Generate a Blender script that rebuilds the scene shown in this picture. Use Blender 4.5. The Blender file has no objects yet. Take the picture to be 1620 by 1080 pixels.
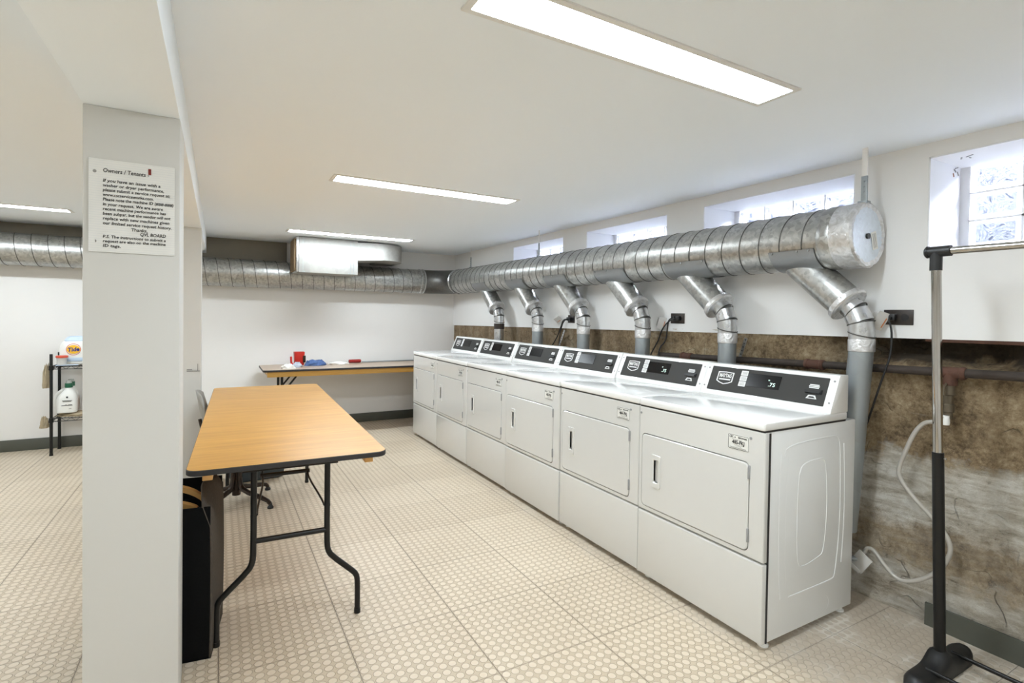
import bpy, bmesh, math, random
from mathutils import Vector, Matrix, noise
random.seed(7)
PI = math.pi
scn = bpy.context.scene
COL = scn.collection

# ------------------------------------------------------------------ colours and materials
def lin(r, g, b):
    f = lambda c: (c/255/12.92) if c/255 <= .04045 else ((c/255+.055)/1.055)**2.4
    return (f(r), f(g), f(b), 1)

def newmat(name):
    m = bpy.data.materials.new(name); m.use_nodes = True
    nt = m.node_tree
    return m, nt, nt.nodes['Principled BSDF']

def N(nt, typ, **kw):
    n = nt.nodes.new(typ)
    for k, v in kw.items():
        if k.startswith('i_'):
            key = k[2:]
            key = int(key) if key.isdigit() else key.replace('_', ' ')
            n.inputs[key].default_value = v
        else: setattr(n, k, v)
    return n

def mth(nt, op, a, b=None, c=None):
    n = nt.nodes.new('ShaderNodeMath'); n.operation = op
    for i, v in enumerate((a, b, c)):
        if v is None: continue
        if isinstance(v, (int, float)): n.inputs[i].default_value = v
        else: nt.links.new(v, n.inputs[i])
    return n.outputs[0]

def mixc(nt, fac, a, b, mode='MIX'):
    n = nt.nodes.new('ShaderNodeMix'); n.data_type = 'RGBA'; n.blend_type = mode
    for i, v in ((0, fac), (6, a), (7, b)):
        if isinstance(v, (int, float)): n.inputs[i].default_value = v
        elif isinstance(v, tuple): n.inputs[i].default_value = v
        else: nt.links.new(v, n.inputs[i])
    return n.outputs[2]

def ramp(nt, fac, stops):
    n = nt.nodes.new('ShaderNodeValToRGB'); cr = n.color_ramp
    while len(cr.elements) < len(stops): cr.elements.new(.5)
    for e, (p, c) in zip(cr.elements, stops):
        e.position = p; e.color = c if isinstance(c, tuple) else (c, c, c, 1)
    nt.links.new(fac, n.inputs[0])
    return n.outputs[0]

def coords(nt, scale=None, which='Object'):
    tc = N(nt, 'ShaderNodeTexCoord')
    if scale is None: return tc.outputs[which]
    mp = N(nt, 'ShaderNodeMapping'); mp.inputs['Scale'].default_value = scale
    nt.links.new(tc.outputs[which], mp.inputs[0]); return mp.outputs[0]

def noi(nt, vec, scale, detail=4, rough=.55, dist=0):
    n = N(nt, 'ShaderNodeTexNoise', i_Scale=scale, i_Detail=detail, i_Roughness=rough, i_Distortion=dist)
    nt.links.new(vec, n.inputs['Vector']); return n.outputs[0]

def bump(nt, h, p, strength=.3, dist=.01):
    b = N(nt, 'ShaderNodeBump', i_Strength=strength, i_Distance=dist)
    nt.links.new(h, b.inputs['Height']); nt.links.new(b.outputs[0], p.inputs['Normal'])

def plain(name, col, rough=.5, metal=0, var=.06, scale=12, bmp=0, coat=0, spec=None):
    """a paint or plastic with a faint procedural mottling"""
    m, nt, p = newmat(name)
    c = lin(*col)
    v = coords(nt)
    f = noi(nt, v, scale)
    dark = tuple(x*(1-var) for x in c[:3])+(1,)
    nt.links.new(mixc(nt, f, dark, tuple(min(1, x*(1+var*.6)) for x in c[:3])+(1,)), p.inputs['Base Color'])
    p.inputs['Roughness'].default_value = rough; p.inputs['Metallic'].default_value = metal
    if coat: p.inputs['Coat Weight'].default_value = coat; p.inputs['Coat Roughness'].default_value = .1
    if spec is not None: p.inputs['Specular IOR Level'].default_value = spec
    if bmp: bump(nt, noi(nt, v, scale*6), p, bmp, .004)
    return m

def emit(name, col, strength):
    m, nt, p = newmat(name)
    p.inputs['Base Color'].default_value = (0.8, .8, .8, 1)
    p.inputs['Emission Color'].default_value = col; p.inputs['Emission Strength'].default_value = strength
    return m

def galvanised(name, base, rough=.36, spangle=55, var=.28, metal=.9):
    m, nt, p = newmat(name)
    v = coords(nt)
    vo = N(nt, 'ShaderNodeTexVoronoi', i_Scale=spangle); nt.links.new(v, vo.inputs['Vector'])
    f = mth(nt, 'ADD', mth(nt, 'MULTIPLY', vo.outputs['Color'], .5), mth(nt, 'MULTIPLY', noi(nt, v, 5), .6))
    c = lin(*base)
    nt.links.new(ramp(nt, f, [(.25, tuple(x*(1-var) for x in c[:3])+(1,)), (.75, tuple(min(1, x*(1+var)) for x in c[:3])+(1,))]), p.inputs['Base Color'])
    p.inputs['Metallic'].default_value = metal
    r = mth(nt, 'ADD', mth(nt, 'MULTIPLY', vo.outputs['Color'], .12), rough-.05)
    nt.links.new(r, p.inputs['Roughness'])
    return m

def foil(name):
    m, nt, p = newmat(name)
    v = coords(nt)
    h = noi(nt, v, 26, 5, .55, 1.2)
    nt.links.new(ramp(nt, h, [(.3, lin(196, 195, 193)), (.6, lin(226, 226, 227))]), p.inputs['Base Color'])
    p.inputs['Metallic'].default_value = .75; p.inputs['Roughness'].default_value = .28
    bump(nt, h, p, .55, .01)
    return m

def wall_paint(name, col, var=.035):
    m, nt, p = newmat(name)
    v = coords(nt); c = lin(*col)
    f = mth(nt, 'ADD', mth(nt, 'MULTIPLY', noi(nt, v, 1.3, 5), .6), mth(nt, 'MULTIPLY', noi(nt, v, 9, 5), .4))
    base = mixc(nt, f, tuple(x*(1-var*1.6) for x in c[:3])+(1,), c)
    scuff = ramp(nt, noi(nt, v, 4.5, 9, .75, .4), [(.69, 0.), (.76, 1.)])
    nt.links.new(mixc(nt, mth(nt, 'MULTIPLY', scuff, .25), base, tuple(x*.62 for x in c[:3])+(1,)), p.inputs['Base Color'])
    p.inputs['Roughness'].default_value = .6
    bump(nt, noi(nt, v, 120, 3), p, .05, .002)
    return m

def floor_material():
    """raised disc rubber tiles, 468 mm square with 12 x 12 discs each"""
    m, nt, p = newmat('disc_rubber_tiles')
    tc = N(nt, 'ShaderNodeTexCoord'); sp = N(nt, 'ShaderNodeSeparateXYZ'); nt.links.new(tc.outputs['Object'], sp.inputs[0])
    T = .468; d = T/12
    x = mth(nt, 'SUBTRACT', sp.outputs[0], .475-20*T); y = mth(nt, 'SUBTRACT', sp.outputs[1], 1.267-20*T)
    fx = mth(nt, 'SUBTRACT', mth(nt, 'FRACT', mth(nt, 'DIVIDE', x, d)), .5)
    fy = mth(nt, 'SUBTRACT', mth(nt, 'FRACT', mth(nt, 'DIVIDE', y, d)), .5)
    r = mth(nt, 'SQRT', mth(nt, 'ADD', mth(nt, 'MULTIPLY', fx, fx), mth(nt, 'MULTIPLY', fy, fy)))
    disc = N(nt, 'ShaderNodeMapRange', interpolation_type='SMOOTHSTEP', i_1=.43, i_2=.385, i_3=0., i_4=1.); nt.links.new(r, disc.inputs[0])
    tx = mth(nt, 'ABSOLUTE', mth(nt, 'SUBTRACT', mth(nt, 'FRACT', mth(nt, 'DIVIDE', x, T)), .5))
    ty = mth(nt, 'ABSOLUTE', mth(nt, 'SUBTRACT', mth(nt, 'FRACT', mth(nt, 'DIVIDE', y, T)), .5))
    sx = N(nt, 'ShaderNodeMapRange', i_1=.4963, i_2=.4975, i_3=0., i_4=1.); nt.links.new(tx, sx.inputs[0])
    sy = N(nt, 'ShaderNodeMapRange', i_1=.4968, i_2=.4980, i_3=0., i_4=.75); nt.links.new(ty, sy.inputs[0])
    seam = mth(nt, 'MAXIMUM', sx.outputs[0], sy.outputs[0])
    v = tc.outputs['Object']
    # every tile has its own faint tone
    cmb = N(nt, 'ShaderNodeCombineXYZ')
    nt.links.new(mth(nt, 'FLOOR', mth(nt, 'DIVIDE', x, T)), cmb.inputs[0]); nt.links.new(mth(nt, 'FLOOR', mth(nt, 'DIVIDE', y, T)), cmb.inputs[1])
    wn = N(nt, 'ShaderNodeTexWhiteNoise', noise_dimensions='2D'); nt.links.new(cmb.outputs[0], wn.inputs['Vector'])
    big = noi(nt, v, .9, 4); fine = noi(nt, v, 7, 6, .7)
    tone = mth(nt, 'ADD', mth(nt, 'MULTIPLY', big, .6), mth(nt, 'ADD', mth(nt, 'MULTIPLY', fine, .3), mth(nt, 'MULTIPLY', wn.outputs[0], .18)))
    dcol = ramp(nt, tone, [(.3, lin(205, 190, 168)), (.75, lin(224, 211, 191))])
    gcol = ramp(nt, tone, [(.3, lin(182, 165, 141)), (.75, lin(207, 191, 167))])
    base = mixc(nt, disc.outputs[0], gcol, dcol)
    # grime held around the foot of each disc
    ga = N(nt, 'ShaderNodeMapRange', interpolation_type='SMOOTHSTEP', i_1=.385, i_2=.42, i_3=0., i_4=1.); nt.links.new(r, ga.inputs[0])
    gb = N(nt, 'ShaderNodeMapRange', interpolation_type='SMOOTHSTEP', i_1=.47, i_2=.43, i_3=0., i_4=1.); nt.links.new(r, gb.inputs[0])
    grime = mth(nt, 'MULTIPLY', mth(nt, 'MULTIPLY', ga.outputs[0], gb.outputs[0]), ramp(nt, noi(nt, v, 2.2, 5, .6), [(.3, .25), (.7, .85)]))
    base = mixc(nt, grime, base, lin(140, 122, 98))
    # worn grey strip by the foundation wall
    worn = N(nt, 'ShaderNodeMapRange', i_1=1.95, i_2=2.25, i_3=0., i_4=1.); nt.links.new(mth(nt, 'ADD', sp.outputs[0], mth(nt, 'MULTIPLY', fine, .3)), worn.inputs[0])
    ring = N(nt, 'ShaderNodeMapRange', i_1=.30, i_2=.44, i_3=0., i_4=1.); nt.links.new(r, ring.inputs[0])
    pale = ramp(nt, noi(nt, v, 4, 5), [(.48, 0.), (.62, 1.)])
    wcol = mixc(nt, mth(nt, 'MULTIPLY', ring.outputs[0], pale), lin(176, 164, 148), lin(212, 206, 196))
    base = mixc(nt, mth(nt, 'MULTIPLY', worn.outputs[0], .8), base, wcol)
    speck = ramp(nt, noi(nt, v, 26, 2), [(.765, 0.), (.78, 1.)])
    base = mixc(nt, mth(nt, 'MULTIPLY', speck, .35), base, lin(120, 105, 88))
    base = mixc(nt, mth(nt, 'MULTIPLY', seam, .75), base, lin(86, 74, 62))
    nt.links.new(base, p.inputs['Base Color'])
    nt.links.new(mth(nt, 'ADD', mth(nt, 'MULTIPLY', fine, .25), .32), p.inputs['Roughness'])
    h = mth(nt, 'SUBTRACT', disc.outputs[0], mth(nt, 'MULTIPLY', seam, 1.2))
    bump(nt, h, p, .75, .003)
    return m

def concrete_material():
    m, nt, p = newmat('rough_foundation_concrete')
    tc = N(nt, 'ShaderNodeTexCoord'); v = tc.outputs['Object']
    sp = N(nt, 'ShaderNodeSeparateXYZ'); nt.links.new(v, sp.inputs[0])
    st = N(nt, 'ShaderNodeMapping'); st.inputs['Scale'].default_value = (1, 1, 4.5); nt.links.new(v, st.inputs[0])
    sv = st.outputs[0]
    n1 = noi(nt, v, 3.2, 8, .65); n2 = noi(nt, v, 16, 9, .72); n3 = noi(nt, sv, 5, 8, .7, .5); n4 = noi(nt, v, 48, 7, .75)
    soil = ramp(nt, mth(nt, 'ADD', mth(nt, 'MULTIPLY', n1, .34), mth(nt, 'ADD', mth(nt, 'MULTIPLY', n2, .36), mth(nt, 'MULTIPLY', n4, .30))), [(.37, lin(60, 48, 35)), (.445, lin(122, 102, 76)), (.51, lin(160, 138, 106)), (.57, lin(186, 166, 134)), (.65, lin(216, 202, 174))])
    grey = ramp(nt, mth(nt, 'ADD', mth(nt, 'MULTIPLY', n3, .7), mth(nt, 'MULTIPLY', n2, .3)), [(.33, lin(136, 123, 104)), (.46, lin(196, 187, 170)), (.58, lin(232, 228, 218))])
    # bands of colour by height, wavering
    zz = mth(nt, 'ADD', sp.outputs[2], mth(nt, 'MULTIPLY', mth(nt, 'SUBTRACT', n1, .5), .34))
    zz = mth(nt, 'ADD', zz, mth(nt, 'MULTIPLY', mth(nt, 'SUBTRACT', n2, .5), .12))
    band = ramp(nt, zz, [(.0, .8), (.22, .85), (.27, .2), (.40, .3), (.46, 1.), (.69, 1.), (.745, .0)])
    base = mixc(nt, band, soil, grey)
    # pale lime marks near the top
    lime = mth(nt, 'MULTIPLY', ramp(nt, noi(nt, sv, 3.1, 5, .6), [(.6, 0.), (.68, 1.)]), ramp(nt, sp.outputs[2], [(.85, 0.), (.95, 1.)]))
    base = mixc(nt, mth(nt, 'MULTIPLY', lime, .45), base, lin(200, 190, 172))
    # darker brown stained stretch behind the far machines
    far = N(nt, 'ShaderNodeMapRange', i_1=2.6, i_2=3.6, i_3=0., i_4=.6); nt.links.new(sp.outputs[1], far.inputs[0])
    vert = N(nt, 'ShaderNodeMapping'); vert.inputs['Scale'].default_value = (3, 3, .5); nt.links.new(v, vert.inputs[0])
    n5 = noi(nt, vert.outputs[0], 3, 6, .6)
    base = mixc(nt, far.outputs[0], base, ramp(nt, n5, [(.3, lin(74, 58, 42)), (.5, lin(128, 108, 84)), (.7, lin(168, 156, 136))]))
    cr = N(nt, 'ShaderNodeTexVoronoi', feature='DISTANCE_TO_EDGE', i_Scale=3.2)
    wv = N(nt, 'ShaderNodeVectorMath', operation='ADD'); nz = N(nt, 'ShaderNodeTexNoise', i_Scale=6.); nt.links.new(v, nz.inputs['Vector'])
    sc = N(nt, 'ShaderNodeVectorMath', operation='SCALE'); sc.inputs['Scale'].default_value = .35
    nt.links.new(nz.outputs['Color'], sc.inputs[0]); nt.links.new(v, wv.inputs[0]); nt.links.new(sc.outputs[0], wv.inputs[1]); nt.links.new(wv.outputs[0], cr.inputs['Vector'])
    crack = mth(nt, 'MULTIPLY', ramp(nt, cr.outputs['Distance'], [(.0, 1.), (.018, 0.)]), ramp(nt, n1, [(.5, 0.), (.6, 1.)]))
    base = mixc(nt, mth(nt, 'MULTIPLY', crack, .3), base, lin(58, 46, 34))
    pits = ramp(nt, n2, [(.30, 1.), (.38, 0.)])
    base = mixc(nt, mth(nt, 'MULTIPLY', pits, .5), base, lin(60, 48, 36))
    undercut_shade = N(nt, 'ShaderNodeMapRange', i_1=1.14, i_2=1.20, i_3=0., i_4=.9); nt.links.new(mth(nt, 'ADD', sp.outputs[2], mth(nt, 'MULTIPLY', mth(nt, 'SUBTRACT', n1, .5), .5)), undercut_shade.inputs[0])  # shade of the hollow under the drywall, painted in dark soil colour
    near = N(nt, 'ShaderNodeMapRange', i_1=1.7, i_2=1.3, i_3=0., i_4=1.); nt.links.new(sp.outputs[1], near.inputs[0])
    base = mixc(nt, mth(nt, 'MULTIPLY', undercut_shade.outputs[0], near.outputs[0]), base, lin(46, 35, 25))
    nt.links.new(base, p.inputs['Base Color']); p.inputs['Roughness'].default_value = .92
    h = mth(nt, 'ADD', mth(nt, 'MULTIPLY', n2, .8), mth(nt, 'SUBTRACT', mth(nt, 'MULTIPLY', n4, .35), mth(nt, 'MULTIPLY', crack, .5)))
    bump(nt, h, p, 1., .035)
    return m

def wood(name, a, b, axis='X', rough=.38, coat=.2):
    m, nt, p = newmat(name)
    s = {'X': (1.2, 14, 14), 'Y': (14, 1.2, 14)}[axis]
    v = coords(nt, s); v2 = coords(nt)
    g = mth(nt, 'ADD', mth(nt, 'MULTIPLY', noi(nt, v, 2.2, 8, .62, .6), .65), mth(nt, 'MULTIPLY', noi(nt, v2, 2.1, 4), .35))
    base = ramp(nt, g, [(.32, lin(*a)), (.66, lin(*b))])
    nick = ramp(nt, noi(nt, v2, 13, 2), [(.775, 0.), (.79, 1.)])
    nt.links.new(mixc(nt, mth(nt, 'MULTIPLY', nick, .4), base, lin(90, 66, 40)), p.inputs['Base Color'])
    p.inputs['Roughness'].default_value = rough
    p.inputs['Coat Weight'].default_value = coat; p.inputs['Coat Roughness'].default_value = .25
    return m

def glass_block_material():
    """rippled glass: daylight comes straight through, tinted by the swirls pressed into the block"""
    m, nt, p = newmat('rippled_block_glass')
    out = nt.nodes['Material Output']
    v = coords(nt)
    w = noi(nt, v, 11, 6, .62, 3.4)
    tint = ramp(nt, w, [(.34, (.10, .11, .15, 1)), (.42, (.35, .37, .45, 1)), (.47, (.95, .95, .97, 1)), (.52, (.16, .17, .23, 1)), (.57, (.85, .87, .92, 1)), (.63, (.25, .27, .34, 1)), (.72, (.95, .95, .97, 1))])
    tr = N(nt, 'ShaderNodeBsdfTransparent'); nt.links.new(tint, tr.inputs[0])
    p.inputs['Base Color'].default_value = lin(205, 210, 224); p.inputs['Roughness'].default_value = .12
    bump(nt, w, p, .8, .03)
    mx = N(nt, 'ShaderNodeMixShader', i_0=.15)
    nt.links.new(tr.outputs[0], mx.inputs[1]); nt.links.new(p.outputs[0], mx.inputs[2]); nt.links.new(mx.outputs[0], out.inputs[0])
    return m

def glass_edge_material():
    m, nt, p = newmat('clear_block_edge_glass')
    out = nt.nodes['Material Output']
    v = coords(nt)
    tr = N(nt, 'ShaderNodeBsdfTransparent'); nt.links.new(mixc(nt, noi(nt, v, 8), (.55, .56, .58, 1), (.95, .95, .96, 1)), tr.inputs[0])
    p.inputs['Base Color'].default_value = lin(225, 229, 236); p.inputs['Roughness'].default_value = .1
    tl = N(nt, 'ShaderNodeBsdfTranslucent'); tl.inputs[0].default_value = (.9, .91, .93, 1)
    m1 = N(nt, 'ShaderNodeMixShader', i_0=.4); nt.links.new(tr.outputs[0], m1.inputs[1]); nt.links.new(tl.outputs[0], m1.inputs[2])
    mx = N(nt, 'ShaderNodeMixShader', i_0=.12)
    nt.links.new(m1.outputs[0], mx.inputs[1]); nt.links.new(p.outputs[0], mx.inputs[2]); nt.links.new(mx.outputs[0], out.inputs[0])
    return m

def glass_back_material():
    m, nt, p = newmat('clear_block_back_glass')
    tr = N(nt, 'ShaderNodeBsdfTransparent'); tr.inputs[0].default_value = (.92, .94, .96, 1)
    p.inputs['Base Color'].default_value = lin(60, 64, 70); p.inputs['Roughness'].default_value = .1
    nt.links.new(noi(nt, coords(nt), 20), p.inputs['Roughness'])
    mx = N(nt, 'ShaderNodeMixShader', i_0=.04)
    nt.links.new(tr.outputs[0], mx.inputs[1]); nt.links.new(p.outputs[0], mx.inputs[2]); nt.links.new(mx.outputs[0], nt.nodes['Material Output'].inputs[0])
    return m

def paper_material():
    m, nt, p = newmat('ruled_notepaper')
    tc = N(nt, 'ShaderNodeTexCoord'); sp = N(nt, 'ShaderNodeSeparateXYZ'); nt.links.new(tc.outputs['Object'], sp.inputs[0])
    f = mth(nt, 'FRACT', mth(nt, 'DIVIDE', sp.outputs[2], .0074))
    ln = ramp(nt, f, [(.0, 1.), (.14, 0.)])
    base = mixc(nt, noi(nt, tc.outputs['Object'], 14, 4), lin(222, 222, 219), lin(236, 236, 233))
    nt.links.new(mixc(nt, mth(nt, 'MULTIPLY', ln, .35), base, lin(150, 165, 190)), p.inputs['Base Color'])
    p.inputs['Roughness'].default_value = .5
    return m

M = dict(
    ceiling=wall_paint('white_ceiling_paint', (242, 248, 254), .012),
    wall=wall_paint('off_white_wall_paint', (236, 234, 231)),
    pillar=wall_paint('grey_white_pillar_paint', (214, 213, 209), .05),
    drywall=wall_paint('white_drywall_paint', (234, 233, 231), .02),
    reveal=wall_paint('bright_white_reveal_paint', (240, 241, 244), .02),
    floor=floor_material(), concrete=concrete_material(),
    skirting=plain('dark_olive_rubber_skirting', (84, 85, 76), .55, var=.2, scale=6),
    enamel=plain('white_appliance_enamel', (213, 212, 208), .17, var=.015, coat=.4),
    enamel_top=plain('reflection_whitened_top_enamel', (238, 238, 236), .14, var=.01, coat=.5),  # same white enamel, lightened on top to stand in for reflections
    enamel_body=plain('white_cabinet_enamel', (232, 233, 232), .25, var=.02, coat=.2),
    dark_panel=plain('charcoal_control_panel', (56, 55, 53), .6, var=.05, spec=.3),
    black_glass=plain('black_display_glass', (17, 15, 15), .2, var=.05, spec=.2),
    black_plastic=plain('black_plastic', (24, 24, 25), .45, var=.1),
    white_print=plain('white_print', (226, 226, 224), .5, var=.02),
    black_print=plain('black_ink', (32, 31, 32), .6, var=.05),
    grey_print=plain('grey_ink', (150, 148, 144), .6, var=.05),
    tagwhite=plain('white_label_stock', (226, 225, 219), .45, var=.02),
    digits=emit('green_display_digits', (.35, 1., .7, 1), .5),
    duct=galvanised('galvanised_spiral_duct', (172, 172, 169)),
    duct_dark=galvanised('galvanised_duct_seam', (104, 103, 100), .45, var=.15),
    plate=galvanised('dull_galvanised_saddle_plate', (150, 152, 153), .5, 20, .08),
    shiny=galvanised('bright_galvanised_elbow', (198, 199, 200), .3, 60, .07, .95),
    vent=galvanised('matt_grey_vent_pipe', (158, 164, 167), .45, 14, .06, .7),
    foil=foil('crumpled_foil_tape'),
    capsteel=galvanised('pale_galvanised_cap', (214, 222, 230), .4, 70, .08, .55),
    sheet=galvanised('pale_sheet_metal', (158, 156, 151), .5, 26, .10, .4),
    chrome=plain('chrome', (186, 183, 178), .07, 1, var=.02),
    black_metal=plain('black_tube_metal', (27, 26, 25), .35, .3, var=.1),
    valve=plain('dull_brass_valve', (104, 94, 78), .5, .5, var=.3, scale=30),
    rust=plain('rusty_iron_pipe', (66, 57, 51), .75, .2, var=.5, scale=18, bmp=.3),
    rustred=plain('rust_red_fitting', (90, 60, 47), .8, .1, var=.4, scale=30, bmp=.3),
    hose=plain('grey_coated_gas_hose', (182, 177, 168), .35, .15, var=.06),
    tabletop=wood('honey_plywood_top', (186, 130, 44), (217, 161, 66), 'X', .36),
    beech=wood('pale_beech_rail', (206, 156, 88), (222, 178, 112), 'X', .5, .05),
    yellowwood=wood('yellow_wood_apron', (190, 142, 62), (208, 162, 82), 'X', .5, .05),
    laminate=wood('worn_brown_laminate', (164, 140, 118), (186, 166, 146), 'X', .35, .1),
    rubber=plain('black_rubber_edge', (40, 39, 40), .5, var=.1),
    felt=plain('black_felt', (20, 20, 20), .98, var=.35, scale=90, bmp=.5, spec=.1),
    felt_grey=plain('charcoal_felt', (88, 81, 74), .98, var=.3, scale=90, bmp=.5, spec=.1),
    slate=plain('slate_fabric', (62, 70, 74), .85, var=.15, scale=40, bmp=.2),
    chairgrey=plain('grey_chair_shell', (150, 146, 138), .4, .2, var=.08),
    bronze=plain('brown_black_chair_metal', (52, 42, 36), .3, .6, var=.1),
    lamp=emit('fluorescent_diffuser', (.84, .93, 1., 1), 46.),
    lampframe=plain('white_lamp_frame', (226, 225, 222), .5, var=.02),
    outlet=plain('dark_brown_outlet_plate', (54, 47, 42), .4, .2, var=.1),
    cord=plain('black_rubber_cord', (26, 25, 25), .55, var=.1),
    cordgrey=plain('grey_plug', (150, 150, 150), .5, var=.1),
    tagpaper=plain('white_warning_tag', (206, 203, 198), .55, var=.12, scale=30),
    tagorange=plain('orange_tag_print', (196, 120, 70), .6, var=.1),
    red=plain('red_plastic', (196, 40, 28), .38, var=.08),
    darkred=plain('dark_red_cloth', (150, 34, 30), .8, var=.2, scale=40),
    bluecloth=plain('blue_cloth', (76, 102, 150), .9, var=.3, scale=30, bmp=.3),
    whitecloth=plain('white_cloth', (232, 230, 224), .9, var=.08, scale=30, bmp=.3),
    greycloth=plain('pale_grey_cloth', (186, 192, 204), .9, var=.15, scale=30, bmp=.3),
    beigecloth=plain('beige_cloth', (176, 160, 132), .95, var=.2, scale=30, bmp=.4),
    jug=plain('white_detergent_plastic', (236, 236, 232), .35, var=.02),
    paleblue=plain('pale_blue_plastic', (196, 214, 232), .35, var=.04),
    green=plain('dark_green_cap', (24, 92, 64), .45, var=.08),
    capgrey=plain('grey_cap', (168, 170, 164), .45, var=.05),
    yellow=plain('yellow_print', (244, 190, 40), .5, var=.1),
    bluetext=plain('dark_blue_print', (34, 48, 130), .5, var=.05),
    redlid=plain('red_orange_lid', (214, 84, 62), .45, var=.05),
    clear=plain('frosted_clear_plastic', (200, 198, 194), .25, var=.08),
    card=plain('brown_cardboard', (168, 116, 84), .8, var=.1),
    paper=paper_material(), filt=plain('brown_filter_pad', (126, 106, 80), .95, var=.2, scale=60, bmp=.4),
    redtape=plain('dark_red_tape', (126, 44, 34), .5, var=.1),
    blocks=glass_block_material(), blockedge=glass_edge_material(), blockback=glass_back_material(),
    mortar=plain('white_window_mortar', (238, 238, 240), .7, var=.04),
    ground=plain('pale_outside_ground', (225, 226, 228), .9, var=.3, scale=20),
)

# ------------------------------------------------------------------ mesh helpers
class MB:
    def __init__(s): s.bm = bmesh.new(); s.mats = []
    def mi(s, m):
        if m is None: return 0
        if m not in s.mats: s.mats.append(m)
        return s.mats.index(m)
    def _tag(s, faces, m):
        i = s.mi(m)
        for f in faces: f.material_index = i; f.smooth = True
    def box(s, x0, x1, y0, y1, z0, z1, bev=0, m=None, seg=2, mat=None):
        b = bmesh.new(); bmesh.ops.create_cube(b, size=1)
        bmesh.ops.scale(b, vec=(x1-x0, y1-y0, z1-z0), verts=b.verts)
        bmesh.ops.translate(b, vec=((x0+x1)/2, (y0+y1)/2, (z0+z1)/2), verts=b.verts)
        if bev: bmesh.ops.bevel(b, geom=b.edges[:], offset=bev, segments=seg, affect='EDGES', profile=.5)
        if mat is not None: bmesh.ops.transform(b, matrix=mat, verts=b.verts)
        s.join(b, m); return s
    def join(s, b, m=None):
        i = s.mi(m); vm = {}
        for v in b.verts: vm[v] = s.bm.verts.new(v.co)
        for f in b.faces:
            try: nf = s.bm.faces.new([vm[v] for v in f.verts]); nf.material_index = i; nf.smooth = True
            except ValueError: pass
        b.free()
    def loft(s, loops, m=None, closed=True, cap=(True, True), ring=False):
        vs = [[s.bm.verts.new(p) for p in lp] for lp in loops]
        fs = []; n = len(loops[0]); L = len(vs)
        for k in range(L if ring else L-1):
            a, b = vs[k], vs[(k+1) % L]
            for i in range(n if closed else n-1):
                j = (i+1) % n
                fs.append(s.bm.faces.new((a[i], a[j], b[j], b[i])))
        if closed and not ring:
            if cap[0]: fs.append(s.bm.faces.new(vs[0][::-1]))
            if cap[1]: fs.append(s.bm.faces.new(vs[-1]))
        s._tag(fs, m); return s
    def tube(s, pts, r, n=10, m=None, cap=True, smooth=0):
        P = [Vector(p) for p in pts]
        for _ in range(smooth):
            Q = [P[0]]
            for a, b in zip(P, P[1:]): Q += [a*.75+b*.25, a*.25+b*.75]
            P = Q+[P[-1]]
        rs = r if isinstance(r, (list, tuple)) else [r]*len(P)
        if len(rs) != len(P): rs = [rs[min(len(rs)-1, int(i*len(rs)/len(P)))] for i in range(len(P))]
        loops = []; up = None
        for i, p in enumerate(P):
            t = ((P[i]-P[i-1]).normalized() if i else Vector())+((P[i+1]-P[i]).normalized() if i < len(P)-1 else Vector())
            t.normalize()
            if up is None: up = t.orthogonal().normalized()
            up = (up-t*up.dot(t)).normalized(); w = t.cross(up)
            k = 1
            if 0 < i < len(P)-1:
                c = (P[i]-P[i-1]).normalized().dot(t); k = 1/max(c, .6)
            loops.append([p+(up*math.cos(2*PI*j/n)+w*math.sin(2*PI*j/n))*rs[i] for j in range(n)])
        s.loft(loops, m, cap=(cap, cap)); return s
    def lathe(s, prof, c=(0, 0, 0), n=24, m=None, axis='Z', mat=None, cap=(True, True), sx=1, sy=1):
        loops = []
        for r, h in prof:
            lp = []
            for j in range(n):
                a = 2*PI*j/n; x, y = r*math.cos(a)*sx, r*math.sin(a)*sy
                v = {'Z': Vector((x, y, h)), 'X': Vector((h, x, y)), 'Y': Vector((y, h, x))}[axis]+Vector(c)
                lp.append(mat @ v if mat is not None else v)
            loops.append(lp)
        s.loft(loops, m, cap=cap); return s
    def prism(s, poly, ax, a, b, m=None, bev=0):
        def P(u, v, h): return {'X': (h, u, v), 'Y': (u, h, v), 'Z': (u, v, h)}[ax]
        t = bmesh.new()
        A = [t.verts.new(P(u, v, a)) for u, v in poly]; B = [t.verts.new(P(u, v, b)) for u, v in poly]
        t.faces.new(A[::-1]); t.faces.new(B); n = len(poly)
        for i in range(n): t.faces.new((A[i], A[(i+1) % n], B[(i+1) % n], B[i]))
        bmesh.ops.recalc_face_normals(t, faces=t.faces)
        if bev: bmesh.ops.bevel(t, geom=t.edges[:], offset=bev, segments=2, affect='EDGES', profile=.5)
        s.join(t, m); return s
    def text(s, txt, size, mat, m=None, width=None, thick=.0004, bold=0, shear=0, align='LEFT', space=1):
        cu = bpy.data.curves.new('t', 'FONT'); cu.body = txt; cu.size = size; cu.align_x = align; cu.shear = shear
        cu.extrude = thick/2; cu.offset = bold; cu.resolution_u = 2; cu.space_character = space
        o = bpy.data.objects.new('t', cu); COL.objects.link(o)
        dg = bpy.context.evaluated_depsgraph_get(); me = bpy.data.meshes.new_from_object(o.evaluated_get(dg))
        b = bmesh.new(); b.from_mesh(me); bpy.data.meshes.remove(me); bpy.data.objects.remove(o); bpy.data.curves.remove(cu)
        if width and b.verts:
            xs = [v.co.x for v in b.verts]; k = width/(max(xs)-min(xs))
            for v in b.verts: v.co.x *= k
        bmesh.ops.transform(b, matrix=mat, verts=b.verts)
        s.join(b, m); return s
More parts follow.
